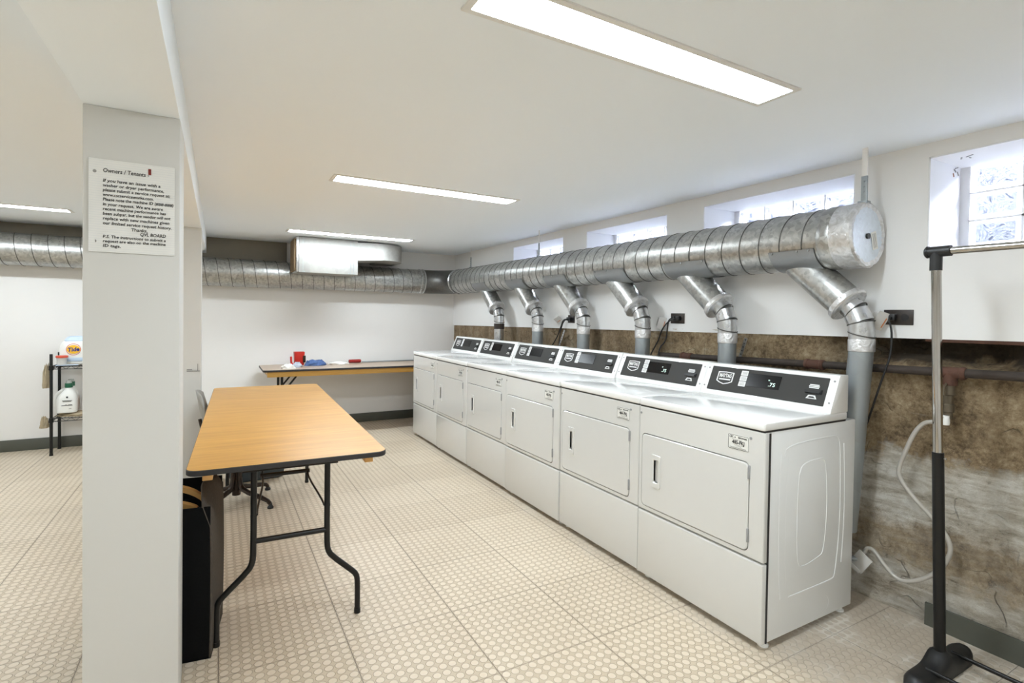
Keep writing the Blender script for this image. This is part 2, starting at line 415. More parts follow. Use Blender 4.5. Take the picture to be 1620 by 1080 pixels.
    def build(s, name, m=None, parent=None, ang=35, flip=True):
        if flip: bmesh.ops.recalc_face_normals(s.bm, faces=s.bm.faces)
        me = bpy.data.meshes.new(name); s.bm.to_mesh(me); s.bm.free()
        for x in (s.mats or [m]): me.materials.append(x)
        me.set_sharp_from_angle(angle=math.radians(ang))
        o = bpy.data.objects.new(name, me); COL.objects.link(o)
        if parent: o.parent = parent
        return o

def rrect(u0, u1, v0, v1, r, k=4):
    out = []
    for cu, cv, a0 in ((u1-r, v0+r, -PI/2), (u1-r, v1-r, 0), (u0+r, v1-r, PI/2), (u0+r, v0+r, PI)):
        for i in range(k+1):
            a = a0+PI/2*i/k; out.append((cu+r*math.cos(a), cv+r*math.sin(a)))
    return out

def tag(o, label=None, cat=None, group=None, kind=None):
    if label: o['label'] = label
    if cat: o['category'] = cat
    if group: o['group'] = group
    if kind: o['kind'] = kind
    return o

def thing(name, label, cat, loc=(0, 0, 0), rz=0, group=None):
    o = bpy.data.objects.new(name, None); COL.objects.link(o); o.empty_display_size = .1
    o.location = loc; o.rotation_euler = (0, 0, rz)
    return tag(o, label, cat, group)

def dup(root, loc, label):
    r = root.copy(); COL.objects.link(r); r.location = loc; r['label'] = label
    def rec(src, dst):
        for ch in src.children:
            c = ch.copy(); COL.objects.link(c); c.parent = dst; rec(ch, c)
    rec(root, r); return r

def struct(o, label=None, cat=None): return tag(o, label, cat, kind='structure')

# ------------------------------------------------------------------ the room
CEIL, XW, YF, XL, YN = 2.177, 2.82, 6.66, -4.3, -2.7
struct(MB().box(XL-.1, XW+.4, YN-.1, YF+.1, -.1, 0).build('floor', M['floor']), 'cream floor of square rubber tiles covered in raised discs', 'floor')
struct(MB().box(XL-.1, XW+.4, YN-.1, YF+.1, CEIL, CEIL+.12).build('ceiling', M['ceiling']), 'flat white painted ceiling with recessed strip lights', 'ceiling')
struct(MB().box(XL-.1, XW+.4, YF, YF+.12, 0, CEIL).build('wall_back', M['wall']), 'plain off-white far wall behind the round duct', 'wall')
struct(MB().box(XL-.12, XL, YN, YF, 0, CEIL).build('wall_left', M['wall']), 'white side wall beyond the pillars', 'wall')
struct(MB().box(XL-.1, XW+.4, YN-.12, YN, 0, CEIL).build('wall_front', M['wall']), 'white wall behind the viewer', 'wall')
struct(MB().box(XL, XW-.01, YF-.012, YF, 0, .11, .003).build('baseboard_back', M['skirting']), 'dark olive rubber skirting along the far wall', 'baseboard')
struct(MB().prism([(-2.6, 0), (1.118, 0), (1.118, .1), (-2.6, .1)], 'X', 2.785, 2.797).build('baseboard_right', M['skirting']), 'short dark olive skirting strip under the rough concrete', 'baseboard')

struct(MB().box(XL, .70, YF-.02, YF, 1.955, CEIL, .003).build('trim_2', plain('grey_brown_strip', (132, 125, 112), .8, var=.15, scale=5)), 'grey-brown strip between the far duct and the ceiling', 'trim')  # darker board set along the top of the far wall
# right wall: drywall above the exposed foundation, four deep-set windows
WIN = [(.21, 1.163), (1.48, 2.432), (2.755, 3.703), (4.06, 5.01)]
WB, WT = 1.69, 2.112
zb = lambda y: 1.2985-.0113*y
w = MB()
ys = [YN]+[v for a in WIN for v in a]+[YF]
w.prism([(YN, zb(YN)), (YF, zb(YF)), (YF, WB), (YN, WB)], 'X', XW, XW+.38)
for a, b in zip(ys[0::2], ys[1::2]): w.prism([(a, WB), (b, WB), (b, WT), (a, WT)], 'X', XW, XW+.38)
w.prism([(YN, WT), (YF, WT), (YF, CEIL), (YN, CEIL)], 'X', XW, XW+.38)
struct(w.build('wall_right', M['drywall']), 'white drywall above the rough concrete with four small deep windows', 'wall')

g = MB(); ny, nz = 330, 54; loops = []
y0, y1 = -2.65, 6.655
for k in range(nz+1):
    row = []
    for i in range(ny+1):
        y = y0+(y1-y0)*i/ny; z = (zb(y)+.02)*k/nz
        amp = .022 if y < 2.2 else (.022-.014*min(1, (y-2.2)/1.2))
        d = noise.fractal(Vector((y*2.2, z*5.5, 1.7)), 1., 2.1, 4)*amp+noise.fractal(Vector((y*11, z*13, 4.)), .9, 2.2, 3)*amp*.35
        x = 2.812+.018*min(1, z/.6)
        t = max(0, min(1, (z-1.165-.06*noise.noise(Vector((y*4.5, 0, 0))))/.03))*max(0, min(1, (1.62-y)/.2))
        x += .15*t*(1-.7*max(0, min(1, (.93-y)/.12)))
        row.append((max(2.79, x-d), y, z))
    loops.append(row)
g.loft(loops, closed=False)
g.box(3.0, 3.2, YN, YF, 0, 1.28)
struct(g.build('wall_foundation', M['concrete'], flip=False), 'rough brown and grey exposed concrete below the white drywall', 'wall')
# thin wooden edge under the drywall near the rack
struct(MB().box(XW+.004, XW+.03, -.6, 1.16, zb(.3)-.022, zb(.3)-.004, .002).build('trim_1', M['rustred']), 'reddish wood strip under the drywall edge', 'trim')

wl = ['second window from the near end', '', '', '']
for n, (a, b) in enumerate(WIN):
    f = MB(); e = MB()
    X0 = 3.12
    f.box(XW+.31, X0+.09, a, a+.13, WB, WT); f.box(XW+.31, X0+.09, b-.04, b, WB, WT)
    left = b-.04
    for r in range(3):
        z1 = 2.108-.13*r; z0 = z1-.13
        for c in range(4):
            u1 = left-.195*c; u0 = u1-.195
            e.loft([[(x, u, v) for u, v in rrect(u0+i, u1-i, z0+i, z1-i, .012)] for x, i in ((X0+.06, .006), (X0+.004, .006), (X0, .011), (X0, .020), (X0+.007, .024))], M['blockedge'], cap=(False, False))
            e.loft([[(x, u, v) for u, v in rrect(u0+.006, u1-.006, z0+.006, z1-.006, .012)] for x in (X0+.0605, X0+.0600)], M['blockback'], cap=(True, False))
            e.loft([[(x, u, v) for u, v in rrect(u0+.024, u1-.024, z0+.024, z1-.024, .006)] for x in (X0+.0071, X0+.0072)], M['blocks'], cap=(True, False))
        # mortar beds and uprights
        f.box(X0+.004, X0+.06, a+.1, left, z0-.004, z0+.004)
    for c in range(5): f.box(X0+.004, X0+.06, left-.195*c-.004, left-.195*c+.004, WB, WT)
    f.box(X0-.01, X0+.09, a, b, WB, 1.722); f.box(X0, X0+.08, a, b, 2.106, WT+.02)
    names = ['nearest glass block window, beside the chrome rack bar', 'glass block window half hidden behind the duct end', 'glass block window above the middle of the duct', 'farthest small glass block window above the duct']
    o = f.build('window_%d' % (n+1), M['mortar']); struct(o, names[n], 'window')
    e.build('glass_blocks', M['blocks'], o)
    # bright painted reveal lining
    v = MB()
    v.box(XW+.001, X0, b-.006, b-.0005, WB, WT); v.box(XW+.001, X0, a+.0005, a+.006, WB, WT)
    v.box(XW+.001, X0, a, b, WT-.006, WT-.0005); v.box(XW+.001, X0, a, b, WB+.0005, WB+.006)
    v.build('reveal_lining', M['reveal'], o)
    if n == 0:
        k = MB()
        for x_, y_, z_, l_, a_ in ((3.06, b-.0075, 2.085, .022, .5), (3.075, b-.0075, 2.100, .03, -.3), (3.045, b-.0075, 2.062, .018, 1.1), (3.09, b-.0075, 2.075, .02, .9)):
            k.box(-l_/2, l_/2, -.001, .001, -.003, .003, m=M['card'] if a_ > 1 else M['cordgrey'], mat=Matrix.Translation((x_, y_, z_)) @ Matrix.Rotation(a_, 4, 'Y'))
        for x_, y_, l_, a_ in ((2.93, 1.085, .03, .4), (2.915, 1.05, .035, 1.0), (2.95, 1.06, .02, .1)):
            k.box(-l_/2, l_/2, -.003, .003, -.001, .001, m=M['cordgrey'], mat=Matrix.Translation((x_, y_, WT-.007)) @ Matrix.Rotation(a_, 4, 'Z'))
        k.build('peeling_paint', None, o)
# ground outside, below the windows
struct(MB().box(3.5, 14, -8, 16, 1.0, 1.45).build('ground_outside', M['ground']), 'ground outside the windows', 'ground')

hd = plain('added_dark_screen', (22, 25, 31), .95, var=.8, scale=3)  # unseen dark mass added so the glass blocks do not glare
struct(MB().box(4.3, 4.6, -6, 12, 1.45, 2.62, .05).build('dark_outside_screen', hd), 'added dark screen outside that dims the view through the glass blocks', 'backdrop')
# beam and two pillars
PX0, PX1 = -.367, -.112
struct(MB().box(PX0, PX1, YN, YF, 2.0, CEIL, .003).build('beam', M['ceiling']), 'white ceiling beam running over the two pillars', 'beam')
struct(MB().box(PX0, PX1, 2.07, 2.30, 0, 2.0, .003).build('pillar', M['pillar']), 'square white pillar carrying the handwritten notice', 'pillar')
o = struct(MB().box(PX0, PX1, 4.67, 4.92, 0, 2.0, .003).build('pillar', M['pillar']), 'white pillar farther back, beside the end of the folding table', 'pillar')
sc = MB()
sc.box(-.205, -.118, 4.6665, 4.6695, .902, .908, m=M['grey_print']); sc.box(-.205, -.17, 4.6665, 4.6695, .915, .921, m=M['grey_print'])
sc.box(-.135, -.131, 4.6665, 4.6695, .908, .96, m=M['grey_print'])
sc.build('paint_scuff', None, o)

# ------------------------------------------------------------------ recessed strip lights
def lamp(x0, x1, y0, y1, label):
    t = thing('ceiling_light', label, 'ceiling light', ((x0+x1)/2, (y0+y1)/2, CEIL), 0, 'recessed strip lights')
    hx, hy = (x1-x0)/2, (y1-y0)/2
    fr = MB()
    out = rrect(-hx-.022, hx+.022, -hy-.02, hy+.02, .004); inn = rrect(-hx, hx, -hy, hy, .003)
    fr.loft([[(u, v, 0) for u, v in out], [(u, v, -.005) for u, v in out], [(u, v, -.006) for u, v in inn], [(u, v, 0) for u, v in inn]], ring=True)
    fr.build('frame', M['lampframe'], t)
    MB().box(-hx, hx, -hy, hy, -.004, -.0008).build('diffuser', M['lamp'], t)
    return t
lamp(.58, 1.765, 1.142, 1.278, 'large lit strip light nearest the viewer on the ceiling')
lamp(.61, 1.822, 3.205, 3.345, 'lit strip light in the middle of the ceiling')
lamp(.607, 1.85, 5.53, 5.68, 'farthest lit strip light, just before the metal air box')
lamp(-2.3, -1.076, 5.52, 5.64, 'lit strip light left of the pillar, over the wire shelf')
for x, y, lb in ((-2.9, 3.2, 'added unseen strip light over the left aisle, middle of the row'), (-2.9, 1.1, 'added unseen strip light over the left aisle, level with the near pillar'), (.6, -1.2, 'added unseen strip light behind the viewer over the dryer aisle'), (-2.5, -1.2, 'added unseen strip light behind the viewer over the left aisle')):
    lamp(x, x+1.2, y, y+.14, lb)  # unseen lamps added along the rows to light the room

# ------------------------------------------------------------------ dryers
W = .7314; HW = W/2-.0028
D0 = Vector((1.937, 1.332+W/2, 0))
LAB = ['white dryer nearest the viewer, its bare side panel in view', 'second white dryer of the row, tag ending in 484-FKJ', 'third white dryer counted from the near end of the row',
       'fourth white dryer counted from the near end of the row', 'fifth white dryer, next to last before the far wall', 'farthest white dryer, beside the long folding table at the wall']

def ringloops(outer, inner, xs, mset=None):
    return [[(x, u, v) for u, v in lp] for x, lp in xs]

def make_dryer():
    t = thing('clothes_dryer', LAB[0], 'dryer', D0, 0, 'row of white dryers')
    b = MB(); b.box(.032, .668, -HW+.003, HW-.003, .03, .903, .004)
    for sgn in (-1, 1):
        ysd = sgn*(HW-.0055)
        def path(pts, r=.0045): b.tube([(x, ysd, z) for x, z in pts], r, 6, smooth=2)
        path([(.135, .79), (.15, .835), (.49, .845), (.535, .835), (.55, .76), (.56, .45), (.53, .20), (.50, .186), (.18, .186)])
        path([(.115, .80), (.105, .70), (.105, .35), (.125, .19)])
        path([(.575, .80), (.59, .6), (.59, .4), (.575, .25)])
        path([(.16, .79), (.15, .6), (.15, .35), (.165, .22)], .003)
        path([(.24, .70), (.26, .745), (.40, .755), (.435, .74), (.45, .6), (.45, .45), (.43, .33), (.41, .315), (.27, .29), (.24, .32), (.232, .45), (.232, .6), (.24, .70)])
        path([(.445, .13), (.47, .12), (.485, .09), (.47, .06), (.43, .05)], .003)
    b.build('cabinet', M['enamel_body'], t)
    s_ = MB(); s_.box(.024, .034, -W/2+.0002, W/2-.0002, .034, .899); s_.box(.004, .586, -HW+.004, HW-.004, .899, .909); s_.build('gap_shade', M['rubber'], t)  # black slabs standing in for shade in the gaps between panels
    # front frame with a real opening for the door
    o1 = rrect(-HW, HW, .367, .902, .004); o2 = rrect(-HW+.002, HW-.002, .369, .900, .005); o3 = rrect(-HW+.007, HW-.007, .373, .895, .006)
    dy0, dy1, dz0, dz1 = -.291, .338, .392, .762
    gp = rrect(dy0-.0038, dy1+.0038, dz0-.0038, dz1+.0042, .027)
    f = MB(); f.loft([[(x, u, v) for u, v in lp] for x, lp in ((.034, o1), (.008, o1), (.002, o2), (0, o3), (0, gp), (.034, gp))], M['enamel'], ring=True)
    for yy in (-.297, HW-.014): f.lathe([(.006, -.003), (.006, 0.002)], (0, yy, .868), 10, M['cordgrey'], 'X')
    f.build('front_frame', None, t, 12)
    l = MB(); l.loft([[(x, u, v) for u, v in lp] for x, lp in ((.034, rrect(-HW, HW, .03, .360, .004)), (.008, rrect(-HW, HW, .03, .360, .004)), (.002, rrect(-HW+.002, HW-.002, .032, .358, .005)), (0, rrect(-HW+.007, HW-.007, .037, .353, .006)))])
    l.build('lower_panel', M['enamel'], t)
    # door with a recessed grip
    hy0, hy1, hz0, hz1 = .222, .250, .532, .642
    d = MB(); dl = rrect(dy0, dy1, dz0, dz1, .024); dl2 = rrect(dy0+.004, dy1-.004, dz0+.004, dz1-.004, .021); hl = rrect(hy0, hy1, hz0, hz1, .004)
    d.loft([[(x, u, v) for u, v in lp] for x, lp in ((.012, dl), (-.001, dl), (-.004, dl2), (-.004, hl), (.012, hl))], ring=True)
    door = d.build('door', M['enamel'], t, 12)
    h = MB(); ho = rrect(hy0-.018, hy1+.018, hz0-.028, hz1+.028, .006); hi = rrect(hy0-.004, hy1+.004, hz0-.004, hz1+.004, .004); hp = rrect(hy0, hy1, hz0, hz1, .003)
    h.loft([[(x, u, v) for u, v in lp] for x, lp in ((-.0035, ho), (-.009, rrect(hy0-.016, hy1+.016, hz0-.026, hz1+.026, .006)), (-.009, hi), (-.004, hp), (.007, hp))], cap=(False, True))
    h.build('handle', M['enamel'], door, flip=True)
    for zc in (.46, .725):
        MB().box(-.007, .002, -.297, -.288, zc-.028, zc+.028, .001).build('hinge', M['cordgrey'], door)
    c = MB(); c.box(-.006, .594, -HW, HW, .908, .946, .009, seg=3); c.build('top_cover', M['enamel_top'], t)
    k = MB(); k.prism([(.455, .944), (.459, .962), (.524, 1.110), (.530, 1.114), (.590, 1.114), (.594, 1.108), (.594, .944)], 'Y', -HW, HW, bev=.002)
    con = k.build('console', M['enamel_top'], t)
    # the sloping face: frame of reference u = to the viewer's right, v = up the slope
    A = Vector((.459, 0, .962)); B = Vector((.524, 0, 1.110)); vv = (B-A).normalized(); uu = Vector((0, -1, 0)); nn = uu.cross(vv); L = (B-A).length
    def F(u, v, n=0): return Matrix(((uu.x, vv.x, nn.x, 0), (uu.y, vv.y, nn.y, 0), (uu.z, vv.z, nn.z, 0), (0, 0, 0, 1))).copy() if False else Matrix.Translation(A+uu*u+vv*v+nn*n) @ Matrix((uu, vv, nn)).transposed().to_4x4()
    def plate(mb, u0, u1, v0, v1, n0, n1, m=None, r=.002):
        lp = rrect(u0, u1, v0, v1, r, 3); Mx = F(0, 0)
        mb.loft([[Mx @ Vector((u, v, n)) for u, v in lp] for n in (n0, n1)], m)
    pb = MB(); plate(pb, -.325, .325, .010, .147, 0, .0018, M['dark_panel'], .004)
    pan = pb.build('control_panel', None, con)
    for u in (-.347, .347):
        for v in (.03, .135): MB().lathe([(.005, 0), (.005, .002)], (0, 0, 0), 8, None, 'Z', F(u, v)).build('screw', M['cordgrey'], con)
    q = MB(); shield = lambda k: [F(0, 0) @ Vector((-.227+x*k, .085+y*k, .0026)) for x, y in ((-.051, .033), (0, .036), (.051, .033), (.051, -.02), (.03, -.03), (0, -.038), (-.03, -.03), (-.051, -.02))]
    q.loft([shield(1), shield(.86)], M['white_print'], cap=(False, False))
    q.text('MAYTAG', .03, F(-.227, .088, .0024), M['white_print'], .076, bold=.0012, align='CENTER')
    q.box(-.036, .036, -.0125, -.005, 0, .0004, m=M['white_print'], mat=F(-.227, .085, .0024))
    q.build('badge', None, con)
    for i in range(3):
        q = MB(); plate(q, -.135, -.094, .050+.030*i, .077+.030*i, .0018, .0026, M['white_print'])
        for j in range(3): plate(q, -.129, -.100, .056+.030*i+.006*j, .058+.030*i+.006*j, .0026, .003, M['grey_print'], .0004)
        q.build('button_label', None, con)
    q = MB(); plate(q, -.090, .095, .056, .127, .0018, .004, M['black_glass'])
    q.build('display', None, con)
    q = MB(); plate(q, .228, .300, .065, .078, .0018, .012, M['black_plastic']); plate(q, .285, .305, .063, .086, .0018, .008, M['black_plastic'])
    for j, ww in enumerate((.046, .05, .044)): plate(q, .263-ww/2, .263+ww/2, .090+.007*j, .095+.007*j, .0018, .0024, M['white_print'], .0006)
    tri = [F(0, 0) @ Vector((.262+x, .050+y, .0024)) for x, y in ((-.026, -.012), (.026, -.012), (.016, .006), (-.016, .006))]
    tri2 = [F(0, 0) @ Vector((.262+x, .050+y, .0024)) for x, y in ((-.018, -.008), (.018, -.008), (.009, .000), (-.009, .000))]
    q.loft([tri, tri2], M['white_print'], cap=(False, False))
    q.build('card_slot', None, con)
    for sx in (.06, .62):
        for sy in (-.33, .33):
            MB().lathe([(.022, 0), (.022, .006), (.014, .01), (.012, .034)], (sx, sy, 0), 14).build('levelling_foot', M['jug'], t)
    return t, con, F

dry, dcon, DF = make_dryer()
dryers = [dry]+[None]*5
for i in range(1, 6):
    jx = (0, .004, -.002, .003, -.001, .002)[i]
    dryers[i] = dup(dry, D0+Vector((jx, W*i, 0)), LAB[i])
for i, t in enumerate(dryers):
    # identification tag, different on every machine
    q = MB(); y0, y1, z0, z1 = -.288, -.186, .806, .868
    if True:
        lp = rrect(y0, y1, z0, z1, .004)
        q.loft([[(x, u, v) for u, v in lp] for x in (0, -.0012)], M['tagwhite'])
        ri = rrect(y0+.0025, y1-.0025, z0+.0025, z1-.0025, .003); ro = rrect(y0+.0008, y1-.0008, z0+.0008, z1-.0008, .004)
        q.loft([[(-.0014, u, v) for u, v in ro], [(-.0014, u, v) for u, v in ri]], M['black_print'], cap=(False, False))
        R = Matrix(((0, 0, -1), (-1, 0, 0), (0, 1, 0))).to_4x4()
        at = lambda y, z: Matrix.Translation((-.0016, y, z)) @ R
        q.text('CSC', .013, at(y1-.006, z1-.0145), M['black_print'], .021, bold=.0003); q.box(-.0018, -.0012, y1-.037, y1-.032, z1-.0135, z1-.0085, m=M['black_print'])
        q.text('SERVICEWORKS', .007, at(y1-.050, z1-.0125), M['black_print'], .043, bold=.0003)
        q.text('%d-FKJ' % (485-i), .022, at(y1-.021, z0+.0235), M['black_print'], .060, bold=.0006)
        for zz, a, b in ((z1-.020, .02, .07), (z0+.0185, .03, .075), (z0+.014, .036, .066), (z0+.0085, .012, .09), (z0+.0055, .012, .09)):
            q.box(-.0018, -.0012, y1-b, y1-a, zz-.0007, zz+.0007, m=M['grey_print'])
    q.build('machine_tag', None, t)
    if i < 2:
        c = [o for o in t.children if o.name.startswith('console')][0]
        d = [o for o in c.children if o.name.startswith('display')][0]
        q = MB(); q.text('.75', .028, DF(.034, .069, .0042), M['digits'], .036); q.text('$', .008, DF(.028, .098, .0042), M['digits'], .010)
        q.build('lit_digits', None, d)

# ------------------------------------------------------------------ ducts
def duct_shell(mb, pts, R, n=40, m=None, cap=True): mb.tube(pts, R, n, m, cap)
DX, DZ, DR = 2.657, 1.767, .149
zc = lambda y: 1.767+(y-1.335)*.0035
t = thing('exhaust_duct', 'big round galvanised spiral duct running above the dryers and along the far wall', 'duct', (DX, 4.0, DZ))
def L(x, y, z): return (x-DX, y-4.0, z-DZ)
# main run
mb = MB(); mb.tube([L(DX, 1.345, zc(1.345)), L(DX, 6.12, zc(6.12))], DR, 48)
run = mb.build('main_run', M['duct'], t, 60)
# spiral lock seam as a raised helix
def helix(name, par, axis, p0, p1, R, pitch, cfix, ph=0, skip=None):
    mb = MB(); n = int(abs(p1-p0)/pitch*36); pts = []
    for i in range(n+1):
        s = p0+(p1-p0)*i/n; a = 2*PI*(s-p0)/pitch+ph
        cx, czz = cfix(s)
        pts.append((cx+R*math.cos(a), s, czz+R*math.sin(a)) if axis == 'Y' else (s, cx+R*math.cos(a), czz+R*math.sin(a)))
    mb.tube([L(*p) for p in pts], .0032, 5)
    return mb.build(name, M['duct_dark'], par, 80)
helix('spiral_seam', run, 'Y', 1.50, 6.08, DR+.0005, .118, lambda y: (DX, zc(y)))
# elbow to the far run
FY, FZ, FR = 6.48, 1.787, .150
mb = MB(); pts = []
for i in range(9):
    a = PI/2*i/8; r = .36
    pts.append(L(DX-r+r*math.cos(a), 6.12+r*math.sin(a), zc(6.12)+(FZ-zc(6.12))*i/8))
mb.tube(pts, DR+.003, 48)
elb = mb.build('corner_elbow', M['duct_dark'], t, 25)
mb = MB()
mb.lathe([(DR+.004, -.012), (DR+.010, -.006), (DR+.010, .006), (DR+.004, .012)], L(DX, 6.10, zc(6.1)), 48, None, 'Y', cap=(False, False)); mb.build('joint_band', M['shiny'], t)
for xx in (2.30, 2.255): mb = MB(); mb.lathe([(FR+.002, -.01), (FR+.009, -.004), (FR+.009, .004), (FR+.002, .01)], L(xx, FY, FZ), 48, None, 'X', cap=(False, False)); mb.build('joint_band', M['shiny'], t)
mb = MB(); mb.tube([L(2.32, FY, FZ), L(-.35, FY, FZ), L(-.75, FY, FZ+.125), L(XL+.02, FY, FZ+.125)], FR, 48)
far = mb.build('far_run', M['duct'], t, 60)
helix('spiral_seam', far, 'X', 2.2, -.3, FR+.0005, .118, lambda x: (FY, FZ), 1.)
helix('spiral_seam', far, 'X', -.8, -2.6, FR+.0005, .118, lambda x: (FY, FZ+.125), 2.)
# end cap with foil tape
mb = MB(); mb.lathe([(DR+.002, .155), (DR+.005, .15), (DR+.005, .10), (DR+.002, .095)], L(DX, 1.335, DZ), 48, None, 'Y', cap=(False, False)); mb.build('collar_ring', M['duct'], t)
mb = MB(); prof = []
n = 64
lp = lambda r, h, j: [L(DX+(r+j*random.uniform(-1, 1))*math.sin(2*PI*i/n), 1.335+h+j*.6*random.uniform(-1, 1), DZ+(r+j*random.uniform(-1, 1))*math.cos(2*PI*i/n)) for i in range(n)]
mb.loft([lp(DR+.003, .10, .0), lp(DR+.005, .075, .0015), lp(DR+.005, .05, .002), lp(DR+.004, .02, .002), lp(DR+.005, .002, .003), lp(DR-.004, -.007, .003), lp(DR-.018, -.004, .004), lp(DR-.03, .001, .004)], cap=(False, False))
mb.build('foil_wrap', M['foil'], t, 20)
cp = MB(); cp.lathe([(DR-.006, 0), (DR-.006, .012)], L(DX, 1.333, DZ), 48, M['capsteel'], 'Y')
cp.lathe([(.014, -.006), (.012, -.002), (.014, .004)], L(DX-.004, 1.331, DZ-.006), 16, M['black_plastic'], 'Y')
cp.box(-.022, .022, -.0015, 0, -.042, .042, m=M['tagwhite'], mat=Matrix.Translation(L(DX+.056, 1.331, DZ-.022)) @ Matrix.Rotation(-.28, 4, 'Y'))
for j in range(4): cp.box(-.013+.008*j, -.011+.008*j, -.002, -.001, -.034, .034, m=M['grey_print'], mat=Matrix.Translation(L(DX+.056, 1.331, DZ-.022)) @ Matrix.Rotation(-.28, 4, 'Y'))
cp.build('end_cap', None, t)
# saddle plates and wyes
YA = [1.589, 2.341, 3.061, 3.788, 4.494, 5.289]; YE = [1.424, 2.173, 2.897, 3.606, 4.322, 5.105]; YV = [1.355, 2.108, 2.828, 3.53, 4.25, 5.038]
for i in range(6):
    ya, yf = YA[i], YE[i]; z = zc(ya)
    mb = MB(); th0, th1 = PI*1.12, PI*1.80
    ys2 = (max(ya-.185, 1.505), ya+.155); lo = []
    for rr in (DR+.0055, DR+.002):
        row = []
        for yy in (ys2 if rr > DR+.003 else ys2[::-1]):
            row.append([L(DX+rr*math.cos(th0+(th1-th0)*k/20), yy, z+rr*math.sin(th0+(th1-th0)*k/20)) for k in range(21)])
        lo += row
    mb.loft(lo, closed=False); sp_ = mb
    for yy in (max(ya-.165, 1.53), ya, ya+.135):
        a = th0+.05; mb.lathe([(.006, -.002), (.005, .003)], (0, 0, 0), 8, None, 'X', Matrix.Translation(L(DX+(DR+.006)*math.cos(a), yy, z+(DR+.006)*math.sin(a))) @ Matrix.Rotation(PI, 4, 'Z'))
    mb.build('saddle_plate', M['plate'], t)
    mb = MB(); a = Vector((DX+.012, ya+.08, z-.10)); b = Vector((DX+.015, yf, 1.445))
    mb.tube([L(*a), L(*b)], .083, 32); mb.build('branch_wye', M['duct'], t, 60)

# vertical vent pipes with foil-taped elbows, one to each dryer
for i in range(6):
    y = YV[i]; yf = YE[i]; x = DX+.015
    names = ['nearest', 'second nearest', 'third nearest', 'fourth nearest', 'next to farthest', 'farthest']
    vlab = ['vent pipe leaning behind the near dryer, closest to the duct end cap', 'vent pipe second from the capped duct end, rising behind dryers', 'vent pipe third from the capped duct end, left of the tagged outlet',
            'vent pipe fourth from the capped duct end', 'vent pipe fifth from the capped duct end', 'vent pipe farthest from the capped duct end, with a dark sleeve'][i]
    t = thing('vent_pipe', vlab, 'vent pipe', (x, y, 0), 0, 'dryer vent pipes under the duct')
    dirv = Vector((0, yf-YA[i]-.08, 1.445-(zc(YA[i])-.10))).normalized()
    f = Vector((0, yf-y, 1.445))
    q = MB(); Mx = Matrix.Translation(f) @ dirv.to_track_quat('Z', 'Y').to_matrix().to_4x4()
    q.lathe([(.082, -.018), (.094, -.014), (.095, .010), (.088, .016), (.060, .016)], (0, 0, 0), 32, None, 'Z', Mx); q.build('flange', M['foil'], t)
    q = MB(); p0 = f+dirv*.01; p1 = f+dirv*.055; p2 = Vector((0, .004, p1.z-.055)); p3 = Vector((0, 0, p2.z-.055)); p4 = Vector((0, 0, p3.z-.05))
    q.tube([p0, p1], .053, 28, M['shiny']); q.tube([p1-dirv*.006, p2], .0565, 28, M['shiny']); q.tube([p2+(p1-p2).normalized()*.006, p3, p4], .0545, 28, M['shiny'])
    for pp, ww in ((p1, dirv), (p2, (p3-p1).normalized()), (p3, Vector((0, .25, -1)).normalized())):
        q.lathe([(.055, -.0035), (.0592, -.002), (.0592, .002), (.055, .0035)], (0, 0, 0), 28, M['duct_dark'], 'Z', Matrix.Translation(pp) @ ww.to_track_quat('Z', 'Y').to_matrix().to_4x4(), cap=(False, False))
    q.build('elbow', None, t, 30)
    q = MB(); q.lathe([(.0545, -.03), (.056, -.028), (.0565, .022), (.055, .028)], p4, 28, None, 'Z'); tb = q.build('tape_band', M['foil'] if i != 5 else M['rust'], t)
    end = Vector((0, .055 if i == 0 else .006, .35))
    q = MB(); q.tube([p4+Vector((0, 0, -.01)), end], .052, 28); q.build('riser', M['vent'] if i != 5 else M['shiny'], t)

# hangers
def strap(y, w_, label, top=CEIL):
    t = thing('duct_hanger', label, 'hanger', (DX, y, 0), 0, 'hangers holding the main duct')
    zb_ = zc(y)+DR
    q = MB(); q.box(-.003, .003, -w_, w_, zb_+.09, top, .001); q.build('painted_strap', M['wall'], t)
    q = MB(); q.box(-.005, .005, -w_*1.05, w_*1.05, zb_-.001, zb_+.13, .001); q.box(-.02, .02, -w_*1.6, w_*1.6, zb_-.002, zb_+.012, .002)
    for k in range(4): q.lathe([(.004, -.008), (.004, -.004)], (0, 0, zb_+.03+.025*k), 8, None, 'X')
    q.build('lower_bracket', M['vent'], t)
strap(1.352, .0125, 'flat strap hanging the capped end of the duct from the ceiling')
strap(4.225, .007, 'thin strap hanging the duct in front of the farthest window')
strap(5.76, .004, 'thin rod hanging the duct near the far corner')

# ------------------------------------------------------------------ air handling box near the far wall
t = thing('air_handler', 'pale sheet metal air box with a side duct hung under the ceiling', 'air handler', (1.05, 6.14, 2.17))
def H(x, y, z): return (x-1.05, y-6.14, z-2.17)
def hb(mb, x0, x1, y0, y1, z0, z1, bev=0, m=None): mb.box(x0-1.05, x1-1.05, y0-6.14, y1-6.14, z0-2.17, z1-2.17, bev, m)
q = MB(); hb(q, .745, 1.36, 5.95, 6.32, 1.793, 2.172, .003); q.build('housing', M['sheet'], t)
q = MB(); hb(q, .72, .745, 5.955, 6.32, 1.80, 2.168, .002); q.build('side_flange', M['shiny'], t)
q = MB(); hb(q, .700, .722, 5.99, 6.315, 1.81, 2.15, .004); q.build('filter', M['filt'], t)
q = MB()
for xx in (.785, 1.28, 1.315): hb(q, xx-.002, xx+.002, 5.946, 5.951, 1.795, 2.17)
for xx in (.80, 1.03, 1.26): q.lathe([(.006, 0), (.006, .004)], H(xx, 5.946, 1.803), 8, None, 'Y'); q.lathe([(.006, 0), (.006, .004)], H(xx, 5.946, 2.165), 8, None, 'Y')
q.build('seam_and_screws', M['vent'], t)
